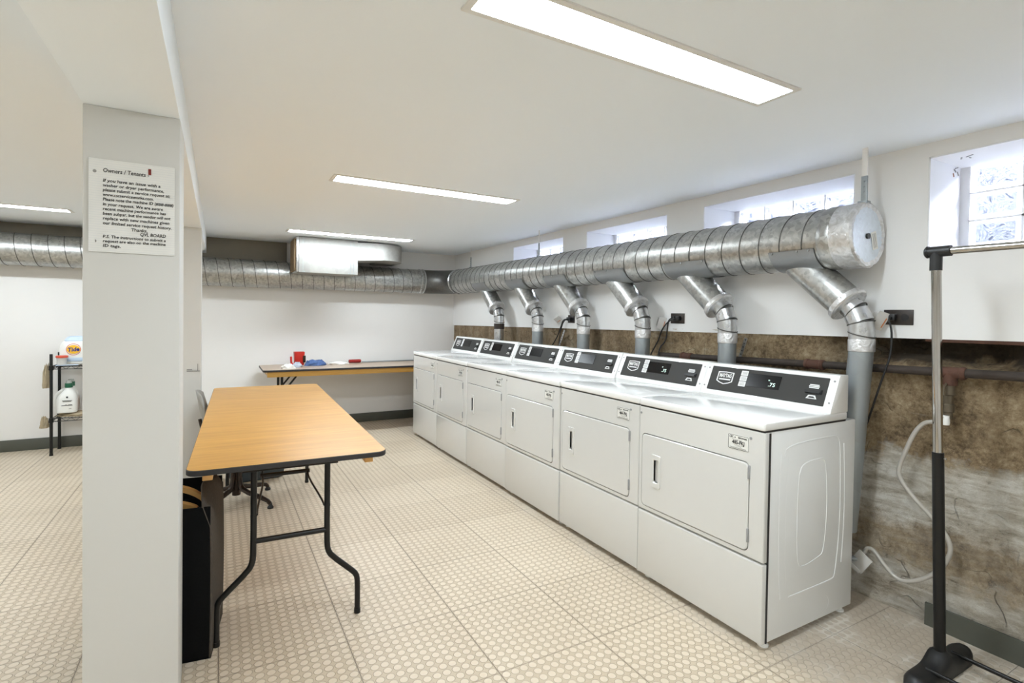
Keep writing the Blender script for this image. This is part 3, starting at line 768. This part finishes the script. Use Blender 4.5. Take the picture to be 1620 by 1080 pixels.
q = MB(); q.loft([[H(x, y, z) for y, z in ((5.965, z0), (6.32, z0), (6.32, z1), (5.965, z1))] for x, z0, z1 in ((1.355, 1.955, 2.155), (1.645, 1.975, 2.168))])
q.build('tapered_duct', M['sheet'], t)
q = MB(); lo = []
for i in range(13):
    a = PI/2*i/12; ro, ri = .30, .02; cx, cy = 1.645, 6.27
    lo.append([H(cx+r*math.sin(a), cy-r*math.cos(a), z) for r, z in ((ro, 1.978), (ri, 1.978), (ri, 2.166), (ro, 2.166))])
lo.append([H(x, 6.655, z) for x, z in ((1.945, 1.978), (1.665, 1.978), (1.665, 2.166), (1.945, 2.166))])
q.loft(lo); q.build('curved_elbow', M['sheet'], t)

# ------------------------------------------------------------------ folding table in the foreground
RT = math.radians(-1.9)
t = thing('folding_table', 'long wooden folding table with black bent legs in the foreground', 'table', (.316, 3.5, 0), RT)
q = MB(); lp = rrect(-.379, .379, -1.218, 1.218, .045, 8); q.loft([[(u, v, z) for u, v in lp] for z in (.742, .760)]); q.build('tabletop', M['tabletop'], t)
q = MB(); lo = rrect(-.3815, .3815, -1.2205, 1.2205, .047, 8)
q.loft([[(u, v, .7375) for u, v in lp], [(u, v, .740) for u, v in lo], [(u, v, .757) for u, v in lo], [(u, v, .7598) for u, v in lp], [(u, v, .7415) for u, v in lp]], ring=True)
q.build('edge_band', M['rubber'], t)
q = MB()
for x in (-.31, .31): q.box(x-.0175, x+.0175, -1.17, 1.17, .705, .742, .002)
for y in (-.9, 0, .9): q.box(-.29, .29, y-.02, y+.02, .705, .742, .002)
q.build('under_rail', M['beech'], t)
def legframe(yy):
    for sx in (-1, 1):
        q = MB()
        q.tube([(sx*.146, yy, .715), (sx*.146, yy, .36), (sx*.150, yy, .315), (sx*.165, yy, .285), (sx*.250, yy, .205), (sx*.275, yy, .178), (sx*.281, yy, .145), (sx*.281, yy, 0.008)], .0125, 14, smooth=1)
        q.lathe([(.0145, 0), (.0145, .02)], (sx*.281, yy, 0), 14, M['rubber']); q.mats = [M['black_metal'], M['rubber']]
        for f in q.bm.faces: f.material_index = 0
        q.build('leg', M['black_metal'], t)
    q = MB(); q.tube([(-.146, yy, .405), (.146, yy, .405)], .0115, 12); q.build('crossbar', M['black_metal'], t)
    MB().box(-.19, .19, yy-.016, yy+.016, .700, .706, .002).build('mounting_plate', M['black_metal'], t)
legframe(-1.09); legframe(.96)
for yy, s in ((-1.09, 1), (.96, -1)):
    q = MB(); yb = yy+s*.36
    for sx in (-1, 1):
        q.tube([(sx*.134, yy, .515), (sx*.13, yy+s*.06, .525), (sx*.10, yy+s*.28, .56), (sx*.102, yb, .575)], .0045, 8, smooth=1)
        q.lathe([(.008, -.012), (.008, .012)], (sx*.146, yy, .515), 10, None, 'X')
        q.tube([(sx*.102, yb, .565), (sx*.102, yb, .712)], .006, 8)
    q.tube([(-.112, yb, .575), (.112, yb, .575)], .010, 10)
    q.build('folding_brace', M['black_metal'], t)

# table against the far wall
t = thing('folding_table', 'long narrow brown laminate table against the far wall behind the dryers', 'table', (1.6, 6.275, 0))
q = MB(); lp = rrect(-1.19, 1.19, -.32, .32, .04, 6); q.loft([[(u, v, z) for u, v in lp] for z in (.738, .760)]); q.build('tabletop', M['laminate'], t)
q = MB(); lo = rrect(-1.193, 1.193, -.323, .323, .043, 6)
q.loft([[(u, v, .738) for u, v in lp], [(u, v, .741) for u, v in lo], [(u, v, .757) for u, v in lo], [(u, v, .7598) for u, v in lp], [(u, v, .74) for u, v in lp]], ring=True); q.build('edge_band', M['rubber'], t)
q = MB()
for y in (-.29, .29): q.box(-1.15, 1.15, y-.012, y+.012, .683, .738, .002)
for x in (-1.13, 1.13): q.box(x-.012, x+.012, -.29, .29, .683, .738, .002)
q.build('apron', M['yellowwood'], t)
for sx in (-1, 1):
    for yy in (-.2, .2):
        q = MB(); q.tube([(sx*1.0, yy, .70), (sx*1.0, yy, .01)], .014, 10); q.lathe([(.017, 0), (.016, .02)], (sx*1.0, yy, 0), 10); q.build('leg', M['black_metal'], t)
    q = MB()
    for yy in (-.17, .17): q.tube([(sx*.985, yy, .50), (sx*.83, yy, .70)], .010, 8)
    q.tube([(sx*1., -.2, .30), (sx*1., .2, .30)], .010, 8)
    q.build('folding_brace', M['black_metal'], t)
TZ = .7605
# ------------------------------------------------------------------ things on the far table
t = thing('plastic_scoop', 'red plastic scoop standing upright on the far table', 'scoop', (.82, 6.47, TZ))
q = MB(); lo = []
for z, wx, wy in ((0, .046, .045), (.01, .05, .05), (.15, .056, .056)): lo.append([(u, v, z) for u, v in rrect(-wx, wx, -wy, wy, .015)])
for z, wx, wy in ((.15, .052, .052), (.02, .044, .044)): lo.append([(u, v, z) for u, v in rrect(-wx, wx, -wy, wy, .013)])
q.loft(lo); q.build('body', M['red'], t)
q = MB(); q.tube([(-.05, -.02, .02), (-.075, -.03, .012), (-.088, -.03, .03), (-.09, -.03, .10)], .011, 8, smooth=1); q.build('handle', M['red'], t)
q = MB(); q.box(.034, .064, -.064, -.056, .03, .11, .003); q.build('dark_clip', M['bronze'], t)

def cloth(name, label, cat, loc, sx, sy, h, m, seed, group=None):
    mb = MB(); n = 40; k = 12; lo = []
    for i in range(k+1):
        f = i/k; lp = []
        for j in range(n):
            a = 2*PI*j/n
            rr = (1-f**2.2)**.5 if f < 1 else .02
            e = 1+.30*noise.noise(Vector((math.cos(a)*1.6+seed, math.sin(a)*1.6, f*2)))
            zz = h*f*(1+.45*noise.noise(Vector((math.cos(a)*2*rr+seed*3, math.sin(a)*2*rr, 5.))))
            zz *= 1+.35*noise.noise(Vector((math.cos(a)*5*rr+seed, math.sin(a)*5*rr, 9.)))
            e *= 1+.12*noise.noise(Vector((math.cos(a)*4+seed, math.sin(a)*4, f*5)))
            lp.append((sx*rr*e*math.cos(a), sy*rr*e*math.sin(a), max(0, zz)))
        lo.append(lp)
    mb.loft(lo); o = mb.build(name, m, None, 60); o.location = loc
    return tag(o, label, cat, group)
cloth('white_cloth', 'crumpled white cloth at the left front of the far table', 'cloth', (.665, 6.10, TZ), .072, .05, .042, M['whitecloth'], 1.2)
cloth('grey_cloth', 'small pale grey rag before the red scoop', 'cloth', (.765, 6.20, TZ), .055, .05, .05, M['greycloth'], 3.3)
cloth('blue_cloth', 'crumpled blue cloth on the far table beside the red scoop', 'cloth', (.985, 6.36, TZ), .115, .08, .062, M['bluecloth'], 5.1)
cloth('folded_cloth', 'flat folded white cloth right of the blue cloth', 'cloth', (1.25, 6.42, TZ), .110, .07, .03, M['whitecloth'], 7.7)
q = MB(); q.lathe([(.008, -.075), (.02, -.07), (.021, 0), (.022, .05), (.019, .07), (.008, .075)], (0, 0, .022), 14, None, 'X'); o = q.build('rolled_cloth', M['darkred']); o.location = (1.46, 6.50, TZ); tag(o, 'small dark red roll lying on the far table', 'cloth')
q = MB(); q.box(-.55, .55, -.012, .012, 0, .014, .003); q.box(.50, .56, -.014, .014, 0, .03, .003); o = q.build('metal_strip', M['vent']); o.location = (2.1, 6.55, TZ); o.rotation_euler = (0, 0, .02); tag(o, 'long thin grey strip lying at the back of the far table', 'metal strip')

# ------------------------------------------------------------------ notice on the pillar
t = thing('paper_notice', 'handwritten notice on ruled paper taped to the near pillar', 'notice', (-.2385, 2.0685, 1.69))
q = MB(); n = 16
def sheet(x0, x1, z0, z1, off, curl):
    A = []
    for i in range(n+1):
        x = x0+(x1-x0)*i/n; c = curl*max(0, 1-(x-x0)/.03)**2
        A.append(x)
    rows = []
    for dd in (0, .0006):
        for z in ((z0, z1) if dd == 0 else (z1, z0)):
            rows.append([(x, -off-dd-curl*max(0, 1-(x-x0)/.03)**2*(1 if z == z0 else .4), z) for x in A])
    q.loft(rows, closed=False)
    q.loft([rows[0], rows[3]], closed=False); q.loft([rows[1], rows[2]], closed=False)
sheet(-.1125, .1125, -.145, .145, .0008, .006)
q.build('sheet', M['paper'], t)
q = MB()
Rz = Matrix(((1, 0, 0), (0, 0, -1), (0, 1, 0))).to_4x4()
LN = [('Owners / Tenants -', .105, .119, .0185), ('If you have an issue with a', .075, .150, .0135), ('washer or dryer performance,', .0602, .160, .0135), ('please submit a service request at:', .0454, .177, .0135), ('www.cscserviceworks.com.', .0306, .132, .0135),
      ('Please note the machine ID (###-###)', .0158, .186, .0135), ('in your request. We are aware', .001, .157, .0135), ('recent machine performance has', -.0138, .165, .0135), ('been subpar, but the vendor will not', -.0286, .178, .0135), ('replace with new machines given', -.0434, .175, .0135),
      ('our limited service request history.', -.0582, .181, .0135), ('Thanks,', -.0740, .043, .014), ('QVL BOARD', -.0870, .069, .015), ('P.S. The instructions to submit a', -.1005, .165, .013), ('request are also on the machine', -.1145, .165, .013), ('ID tags.', -.1290, .045, .013)]
for i, (s, z, wd, sz) in enumerate(LN):
    x = -.078
    if s.startswith('Thanks'): x = -.006
    if s.startswith('QVL'): x = .018
    q.text(s, sz, Matrix.Translation((x, -.0022, z)) @ Rz @ Matrix.Rotation(random.uniform(-.006, .006), 4, 'Z'), M['black_print'], wd, .0003, bold=.0002, shear=.12)
q.build('handwriting', M['black_print'], t)
MB().box(.040, .0475, -.0036, -.0014, .112, .131).build('tape', M['redtape'], t)
for zz in (.105, -.112): MB().lathe([(.005, 0), (.004, .001)], (-.098, -.0028, zz), 10, None, 'Y').build('punch_hole', M['grey_print'], t)

# ------------------------------------------------------------------ felt hamper behind the pillar
t = thing('felt_hamper', 'black felt hamper with wooden handles standing behind the near pillar', 'hamper', (-.191, 2.534, 0), math.radians(-7.5))
q = MB(); x0, x1, y0, y1, hh = -.19, .192, -.165, .165, .60
q.box(x0, x1, y0, y0+.008, 0, hh, .002); q.box(x0, x1, y0, y1, 0, .01, .002); q.build('front_panel', M['felt'], t)
def side(x, s):
    q = MB(); lo = []
    for i in range(21):
        f = i/20; y = y0+(y1-y0)*f
        top = hh+.085*math.sin(PI*min(1, f*1.15))**.7 if f < .87 else hh
        row = []
        for k in range(15):
            g_ = k/14; z = top*g_
            bow = -s*.042*max(0, (g_-.84)/.16)*max(0, 1-abs(f-.22)*1.6)+s*.004*math.sin(PI*g_)
            row.append((x+bow, y, z))
        lo.append(row)
    q.loft(lo, closed=False)
    o = q.build('side_panel', M['felt_grey'], t, 60)
    md = o.modifiers.new('thickness', 'SOLIDIFY'); md.thickness = .007; md.offset = 0
side(x1, 1); side(x0, -1)
q = MB(); q.box(x0, x1, y1-.008, y1, 0, hh+.03, .002); q.build('back_panel', M['felt'], t)
for yy, zt in ((-.09, .055), (.02, .085)):
    q = MB(); q.box(x0+.006, x1-.012, yy-.003, yy+.003, .02, hh-.02); q.build('divider', M['felt'], t)
    q = MB(); pts = [(x0+.05+(x1-x0-.09)*i/14, yy, hh-.05+zt*math.sin(PI*i/14)**.55) for i in range(15)]
    q.loft([[(p[0], p[1]+a, p[2]+b) for a, b in ((-.014, -.011), (.014, -.011), (.014, .011), (-.014, .011))] for p in pts]); q.build('handle', M['beech'], t)

# ------------------------------------------------------------------ swivel chair tucked under the table
t = thing('swivel_chair', 'grey shell chair on a dark star base tucked behind the folding table', 'chair', (.12, 4.19, 0))
q = MB(); q.lathe([(.028, .06), (.026, .12), (.024, .40)], (0, 0, 0), 16); q.build('column', M['bronze'], t)
for k in range(4):
    a = math.radians(43-90*k); dx, dy = math.cos(a), math.sin(a)
    q = MB(); q.tube([(dx*.026, dy*.026, .30), (dx*.030, dy*.030, .14), (dx*.06, dy*.06, .095), (dx*.27, dy*.27, .055), (dx*.30, dy*.30, .03)], [.016, .017, .019, .017, .014, .012], 10, smooth=1)
    leg = q.build('base_leg', M['bronze'], t)
    q = MB(); q.lathe([(.020, 0), (.020, .012), (.012, .022), (.010, .035)], (dx*.30, dy*.30, 0), 12); q.build('glide', M['black_plastic'], leg)
q = MB(); q.loft([[(u, v, z) for u, v in rrect(-.20+i, .20-i, -.21+i, .21-i, .06)] for z, i in ((.40, .02), (.405, .0), (.44, 0), (.455, .015))]); q.build('seat', M['slate'], t)
q = MB(); lo = []
for i in range(9):
    f = i/8; row = []
    for j in range(11):
        g_ = j/10*2-1
        row.append((-.17-.075*f+.05*g_*g_*(1-.4*f), .19*g_*(1-.35*f**3), .42+.40*f-.03*g_*g_*f))
    lo.append(row)
q.loft(lo, closed=False); o = q.build('backrest', M['chairgrey'], t, 70); md = o.modifiers.new('thickness', 'SOLIDIFY'); md.thickness = .014; md.offset = 0
q = MB(); q.tube([(-.10, 0, .42), (-.19, 0, .44), (-.225, 0, .62)], .012, 8, smooth=1); q.build('back_support', M['bronze'], t)
q = MB()
q.loft([[(u, v, z) for u, v in rrect(-.20+i, .20-i, -.13+i, .13-i, .07, 5)] for z, i in ((0, .02), (.01, .006), (.04, 0), (.28, .0), (.30, .012))])
o = q.build('storage_tote', M['slate']); o.location = (.285, 4.79, 0); o.rotation_euler = (0, 0, .10); tag(o, 'dark slate fabric tote on the floor under the far end of the folding table', 'tote')

# ------------------------------------------------------------------ wire shelf by the far wall
SX, SY = -1.345, 6.31
t = thing('wire_shelf', 'black wire shelf rack by the far wall left of the pillar', 'shelf', (SX, SY, 0))
SW, SD = .50, .29
for x in (0, SW):
    for y in (0, SD):
        q = MB(); q.lathe([(.013, .02), (.0125, .94), (.011, .945)], (x, y, 0), 12); q.lathe([(.016, 0), (.014, .02)], (x, y, 0), 12); q.build('post', M['black_metal'], t)
def shelf(z):
    q = MB()
    for y in (0, SD):
        for dz in (0, -.028): q.tube([(0, y, z+dz), (SW, y, z+dz)], .0035, 6)
        k = 14; q.tube([(SW*i/k, y, z-(.028 if i % 2 else 0)) for i in range(k+1)], .0022, 5)
    for x in (0, SW):
        for dz in (0, -.028): q.tube([(x, 0, z+dz), (x, SD, z+dz)], .0035, 6)
        k = 8; q.tube([(x, SD*i/k, z-(.028 if i % 2 else 0)) for i in range(k+1)], .0022, 5)
    for i in range(19): q.tube([(SW*(i+.5)/19, 0, z), (SW*(i+.5)/19, SD, z)], .0018, 5)
    for x in (0, SW):
        for y in (0, SD): q.lathe([(.018, z-.036), (.0195, z-.03), (.0175, z+.006)], (x, y, 0), 12)
    q.build('wire_shelf_tier', M['black_metal'], t)
shelf(.832); shelf(.345)

def jug(loc, label, rz=0, group=None):
    t = thing('detergent_bottle', label, 'bottle', loc, rz, group)
    q = MB(); lo = []
    for z, wx, wy, ox in ((0, .082, .046, 0), (.006, .088, .052, 0), (.05, .092, .055, 0), (.12, .088, .053, .002), (.17, .072, .048, .008), (.205, .045, .038, .016), (.222, .030, .030, .018), (.238, .028, .028, .018)):
        lo.append([(u+ox, v, z) for u, v in rrect(-wx, wx, -wy, wy, min(wx, wy)*.85, 5)])
    q.loft(lo); q.build('body', M['jug'], t)
    q = MB(); q.tube([(-.03, 0, .205), (-.062, 0, .195), (-.088, 0, .155), (-.094, 0, .10), (-.084, 0, .06)], .0155, 12, smooth=2); q.build('handle', M['jug'], t)
    q = MB(); q.lathe([(.032, .236), (.034, .242), (.034, .272), (.031, .278)], (.018, 0, 0), 24); q.build('cap', M['green'], t)
    q = MB(); q.lathe([(.026, .278), (.024, .298), (.022, .302)], (.018, 0, 0), 20); q.build('pour_cup', M['capgrey'], t)
    q = MB()
    q.lathe([(.009, -.0565), (.009, -.0545)], (.015, 0, .150), 12, None, 'Y')
    for zz, a, b in ((.118, -.025, .055), (.110, -.02, .05), (.072, -.03, .06), (.080, .0, .012), (.080, .025, .055), (.040, .03, .05)): q.box(a, b, -.0568, -.0545, zz-.0018, zz+.0018)
    q.build('label_print', M['black_print'], t)
    return t
cloth('folded_bag', 'beige folded cloth under the bottles on the lower shelf tier', 'cloth', (SX+.17, SY+.13, .349), .155, .12, .035, M['beigecloth'], 2.4)
b1 = jug((-1.248, 6.385, .385), 'white detergent bottle with a green cap, in front on the lower shelf')
b1.scale = (.90, 1, 1)
b2 = dup(b1, (-1.258, 6.52, .385), 'white detergent bottle half hidden behind the other one'); b2.rotation_euler = (0, 0, .4)
q = MB(); q.box(0, .14, 0, .12, 0, .16, .004); o = q.build('cardboard_box', M['card']); o.location = (-1.133, 6.45, .386); tag(o, 'brown cardboard box edge beside the detergent bottles', 'box')

t = thing('detergent_tub', 'white and pale blue detergent tub on the top shelf', 'tub', (-1.165, 6.488, .836))
q = MB(); lo = []
for z, wx, wy in ((0, .125, .07), (.008, .137, .08), (.05, .147, .088), (.14, .150, .09), (.20, .138, .082), (.222, .120, .072)): lo.append([(u, v, z) for u, v in rrect(-wx, wx, -wy, wy, .05, 6)])
q.loft(lo); q.build('body', M['jug'], t)
q = MB(); lo = [[(u, v, z) for u, v in rrect(-wx, wx, -wy, wy, .04, 6)] for z, wx, wy in ((.221, .112, .066), (.230, .116, .070), (.262, .095, .058), (.270, .078, .045))]; q.loft(lo); q.build('lid', M['paleblue'], t)
q = MB(); lo = [[(u, v, z) for u, v in rrect(-wx, wx, -wy, wy, .05, 6)] for z, wx, wy in ((.03, .1445, .0865), (.034, .1475, .0885), (.062, .1495, .0905), (.066, .1495, .090))]; q.loft(lo, cap=(False, False)); q.build('label_band', M['paleblue'], t)
q = MB(); q.lathe([(.050, -.0935), (.050, -.0885)], (-.035, 0, .145), 28, M['yellow'], 'Y', sx=.82, sy=1.)
q.lathe([(.052, -.0915), (.056, -.0905)], (-.035, 0, .145), 28, M['redlid'], 'Y', cap=(False, False))
q.text('Tide', .052, Matrix.Translation((-.035, -.0945, .128)) @ Rz @ Matrix.Rotation(.08, 4, 'Z'), M['bluetext'], .088, bold=.0018, align='CENTER', shear=.15)
q.build('logo', None, t)
q = MB()
for a in (.050, .078): q.box(a, a+.02, -.0935, -.0885, .072, .092)
q.lathe([(.012, -.0935), (.012, -.0885)], (.052, 0, .165), 12, None, 'Y'); q.build('print', M['bluetext'], t)
t = thing('plastic_jar', 'clear jar with a red lid in front of the detergent tub', 'jar', (-1.275, 6.345, .842))
q = MB(); q.lathe([(.034, 0), (.037, .004), (.038, .05), (.040, .066)], (0, 0, 0), 20); q.build('body', M['clear'], t)
q = MB(); q.lathe([(.044, .066), (.046, .07), (.046, .082), (.042, .086)], (0, 0, 0), 24); q.build('lid', M['redlid'], t)
q = MB(); q.box(-.08, .08, -.03, .03, 0, .006, .002); o = q.build('flat_packet', M['paleblue']); o.location = (-1.235, 6.335, .836); o.rotation_euler = (0, 0, .03); tag(o, 'flat pale blue packet under the red-lidded jar', 'packet')
cloth('hanging_cloth', 'beige cloth hanging beside the upper left shelf post', 'cloth', (SX-.062, SY+.16, .62), .034, .08, .20, M['beigecloth'], 8.8)
cloth('hanging_cloth', 'beige cloth end hanging out beside the lower shelf tier', 'cloth', (SX-.062, SY+.06, .255), .032, .04, .10, M['beigecloth'], 4.4)

# ------------------------------------------------------------------ garment rack
RX, RY = 2.45, .93
t = thing('garment_rack', 'garment rack with a chrome top rail and black foot at the right', 'rack', (RX, RY, 0))
def upright(y, lean):
    q = MB(); q.tube([(0, y, .085), (0, y+lean*.5, .856)], .0195, 20); q.build('lower_pole', M['black_metal'], t)
    q = MB(); q.tube([(0, y+lean*.5, .84), (0, y+lean, 1.61)], .0165, 20); q.build('upper_pole', M['chrome'], t)
    q = MB(); q.lathe([(.004, .016), (.004, .026)], (0, y+lean*.5, .835), 8, None, 'X'); q.lathe([(.004, -.028), (.004, -.018)], (0, y+lean*.5, .835), 8, None, 'Y'); q.build('lock_button', M['chrome'], t)
    q = MB(); lo = []
    for i in range(25):
        f = i/24*2-1; x = f*.225
        wd = .042*(1-max(0, abs(f)-.8)/.2*.45); hgt = .052+.045*math.exp(-(f/.22)**2) if abs(f) < .9 else .052-.030*((abs(f)-.9)/.1)**2
        lo.append([(x, y+wd*a, hgt*b) for a, b in ((-1, 0), (-1, .55), (-.8, .85), (-.4, 1), (.4, 1), (.8, .85), (1, .55), (1, 0))])
    q.loft(lo); q.build('foot', M['black_plastic'], t, 50)
    q = MB(); q.tube([(0, y+lean, 1.565), (0, y+lean, 1.635)], .0205, 18)
    q.tube([(0, y+lean+.026, 1.638), (0, y+lean-.048, 1.638)], .021, 18); q.lathe([(.023, 0), (.024, .006), (.018, .012)], (0, y+lean+.024, 1.638), 18, None, 'Y')
    q.build('corner_joint', M['black_plastic'], t)
upright(0, .048)
upright(-1.05, .048)
q = MB(); q.tube([(0, .01, 1.638), (0, -1.0, 1.638)], .0145, 18); q.build('top_rail', M['chrome'], t)
for x in (-.105, .105):
    q = MB(); q.tube([(x, 0, .05), (x, -1.05, .05)], .0085, 12); q.build('base_rail', M['black_metal'], t)

# ------------------------------------------------------------------ pipe, gas hose, outlets, cords, straps on the right wall
t = thing('iron_pipe', 'rusty iron pipe running along the concrete behind the dryers', 'pipe', (2.765, 2.0, 1.1))
q = MB(); zp = lambda y: 1.152-.0275*(y-.8)
q.tube([(0, y-2.0, zp(y)-1.1) for y in (-1.2, .8, 2.0, 2.75)], .0195, 14); q.tube([(0, .74, zp(2.74)-1.1), (.03, .80, zp(2.74)-1.13)], .0195, 14); q.build('pipe_run', M['rust'], t)
for yy, wd in ((1.04, .055), (1.63, .05), (2.5, .045)):
    q = MB(); q.lathe([(.024, -wd), (.028, -wd+.006), (.028, -wd+.016), (.024, -wd+.02), (.025, 0), (.024, wd-.02), (.028, wd-.016), (.028, wd-.006), (.024, wd)], (0, yy-2.0, zp(yy)-1.1), 16, None, 'Y')
    if yy == 1.04: q.lathe([(.024, -.055), (.026, -.05), (.024, 0)], (0, yy-2.0, zp(yy)-1.1), 16)
    q.build('fitting', M['rustred'], t)
q = MB(); q.lathe([(.016, -.20), (.016, -.175), (.022, -.17), (.022, -.14), (.018, -.135), (.018, -.10), (.024, -.095), (.024, -.055)], (0, 1.045-2.0, zp(1.04)-1.1), 14); q.tube([(-.02, -.955, .0), (-.045, -.955, -.02), (-.045, -.955, -.05)], .005, 8)
q.build('gas_valve', M['valve'], t)

t = thing('gas_hose', 'grey flexible gas hose looping down the concrete to a white tag', 'hose', (2.75, 1.1, .5))
G = [(1.045, .955), (1.055, .932), (1.092, .924), (1.127, .914), (1.162, .858), (1.19, .765), (1.213, .685), (1.202, .639), (1.151, .573), (1.077, .503), (1.03, .445), (1.011, .384), (1.038, .304), (1.076, .251), (1.12, .21), (1.166, .185), (1.204, .180), (1.257, .216), (1.299, .26), (1.325, .270), (1.346, .262), (1.357, .235)]
q = MB(); q.tube([(-.012+.012*math.sin(i*.7), y-1.1, z-.5) for i, (y, z) in enumerate(G)], .0095, 12, smooth=2); q.build('tubing', M['hose'], t)
q = MB(); q.lathe([(.014, 0), (.016, .01), (.014, .04)], (-.006, -.055, .42), 12); q.build('upper_nut', M['jug'], t)
q = MB(); Mx = Matrix.Translation((-.02, .262, -.305)) @ Matrix.Rotation(.55, 4, 'X')
q.box(-.003, .003, -.035, .035, -.05, .045, .001, mat=Mx); q.box(-.012, -.006, -.028, .03, -.055, -.035, .001, mat=Mx); q.build('hanging_tag', M['tagpaper'], t)
q = MB(); q.tube([(0, .262, -.30), (-.03, .31, -.305), (-.02, .36, -.30)], .013, 12, smooth=1); q.build('lower_nut', M['vent'], t)

def outlet(y, z, label, cordsets, tagat, wide=.062, split=False):
    t = thing('wall_outlet', label, 'outlet', (XW, y, z), 0, 'dark wall outlets above the dryers')
    q = MB(); q.box(-.006, 0, -wide, wide, -.036, .036, .002); q.build('cover_plate', M['outlet'], t)
    for yy in (-.028, .028): MB().lathe([(.016, -.008), (.016, -.005)], (0, yy, 0), 16, None, 'X').build('socket', M['black_plastic'], t)
    for k, (pts, lab) in enumerate(cordsets):
        p = thing('power_cord', lab, 'cord', (XW, y, z), 0, 'dryer power cords')
        q = MB(); q.tube([(XW-.026 if False else a-XW, b-y, c-z) for a, b, c in pts], .0048, 8, smooth=2); q.build('cable', M['cord'], p)
        q = MB(); a, b, c = pts[0]; q.box(-.034, -.0085, b-y-.014, b-y+.014, c-z-.016, c-z+.016, .005); q.build('plug', M['black_plastic'], p)
        if k == 0 and tagat:
            ty, tz, rot = tagat
            q = MB(); Mx = Matrix.Translation((-.045, ty-y, tz-z)) @ Matrix.Rotation(rot, 4, 'X') @ Matrix.Rotation(.75, 4, 'Z')
            q.box(-.001, .001, -.026, .026, -.045, .045, m=M['tagpaper'], mat=Mx); q.box(-.0018, -.001, -.020, -.015, -.03, .02, m=M['tagorange'], mat=Mx)
            q.box(-.001, .001, -.0, .030, -.03, .03, m=M['tagpaper'], mat=Mx @ Matrix.Translation((0, .024, 0)) @ Matrix.Rotation(-1.2, 4, 'Z'))
            q.build('warning_tag', None, p)
XC = 2.79
outlet(1.268, 1.383, 'dark wall outlet beside the duct end cap, with a white tagged plug',
       [([(2.79, 1.285, 1.383), (2.770, 1.29, 1.37), (2.775, 1.275, 1.33), (2.765, 1.271, 1.208), (2.735, 1.285, 1.117), (2.73, 1.317, .992), (2.74, 1.356, .862), (2.75, 1.405, .743), (2.75, 1.44, .60), (2.75, 1.46, .3)], 'black cord dropping from the outlet near the duct end cap to behind the near dryer')], (1.325, 1.365, .5))
outlet(2.637, 1.362, 'dark wall outlet above the second dryer, with a white tag',
       [([(2.79, 2.655, 1.362), (2.765, 2.67, 1.355), (2.77, 2.685, 1.30), (2.775, 2.70, 1.20), (2.735, 2.735, 1.145), (2.73, 2.725, 1.0), (2.735, 2.73, .6)], 'black cord hanging right of the tagged outlet above the second dryer'),
        ([(2.79, 2.62, 1.362), (2.765, 2.67, 1.345), (2.77, 2.74, 1.28), (2.775, 2.77, 1.21), (2.75, 2.79, 1.146), (2.745, 2.83, 1.08), (2.745, 2.85, .6)], 'black cord hanging left of the tagged outlet above the second dryer')], (2.745, 1.325, .35))
outlet(3.905, 1.342, 'small dark wall outlet partly behind the third vent pipe from the near end',
       [([(2.79, 3.93, 1.342), (2.765, 3.96, 1.335), (2.77, 4.00, 1.28), (2.77, 4.045, 1.19), (2.77, 4.10, 1.13), (2.77, 4.16, 1.07), (2.77, 4.17, .6)], 'black cord curving left from the outlet behind the third vent pipe'),
        ([(2.79, 3.90, 1.342), (2.765, 3.95, 1.33), (2.77, 4.0, 1.25), (2.77, 4.022, 1.19), (2.77, 4.03, 1.08), (2.77, 4.03, .6)], 'straighter black cord hanging from the outlet behind the third vent pipe')], (4.06, 1.335, 1.2), wide=.05)
for (ya, za), (yb_, zb2), lab in (((2.048, 1.25), (2.107, 1.075), 'perforated metal strap holding the rusty pipe behind the second dryer'), ((3.937, 1.24), (4.034, 1.06), 'thin pale strap slanting behind the fourth dryer')):
    a = Vector((0, 0, 0)); d = Vector((0, yb_-ya, zb2-za)); Lg = d.length; rot = math.atan2(-d.y, d.z)
    q = MB(); Mx = Matrix.Rotation(math.atan2(d.z, d.y), 4, 'X')
    q.box(-.0015, .0015, 0, Lg, -.010, .010, m=M['shiny'], mat=Mx)
    for k in range(8): q.lathe([(.004, -.0022), (.004, -.001)], (0, 0, 0), 8, M['black_plastic'], 'X', Mx @ Matrix.Translation((0, Lg*(k+.5)/8, 0)))
    o = q.build('metal_strap', None); o.location = (2.765, ya, za); tag(o, lab, 'strap', 'straps behind the dryers')

# ------------------------------------------------------------------ light and camera
wd = bpy.data.worlds.new('daylight'); scn.world = wd; wd.use_nodes = True
bg = wd.node_tree.nodes['Background']; bg.inputs[0].default_value = (.94, .965, 1., 1); bg.inputs[1].default_value = 130.

cam = bpy.data.cameras.new('camera'); co = bpy.data.objects.new('camera', cam); COL.objects.link(co)
R_ = Vector((0.8717396, -0.48974915, 0.01469127)); F_ = Vector((0.48994963, 0.8715821, -0.01714631)); U_ = R_.cross(F_).normalized(); R_ = F_.cross(U_).normalized()
mw = Matrix((R_, U_, -F_)).transposed().to_4x4(); mw.translation = (0, 0, 1.3633)
co.matrix_world = mw
cam.sensor_fit = 'HORIZONTAL'; cam.sensor_width = 36; cam.lens = 827.934/1620*36
cam.shift_x = 0; cam.shift_y = -(540-513.529)/1620
cam.clip_start = .02
scn.camera = co
vs = scn.view_settings; vs.view_transform = 'Standard'; vs.look = 'None'; vs.gamma = 1; vs.use_curve_mapping = False; vs.exposure = 0.25
scn.cycles.use_denoising = True
scn.cycles.max_bounces = 12; scn.cycles.diffuse_bounces = 8; scn.cycles.transparent_max_bounces = 12
scn.cycles.sample_clamp_indirect = 8
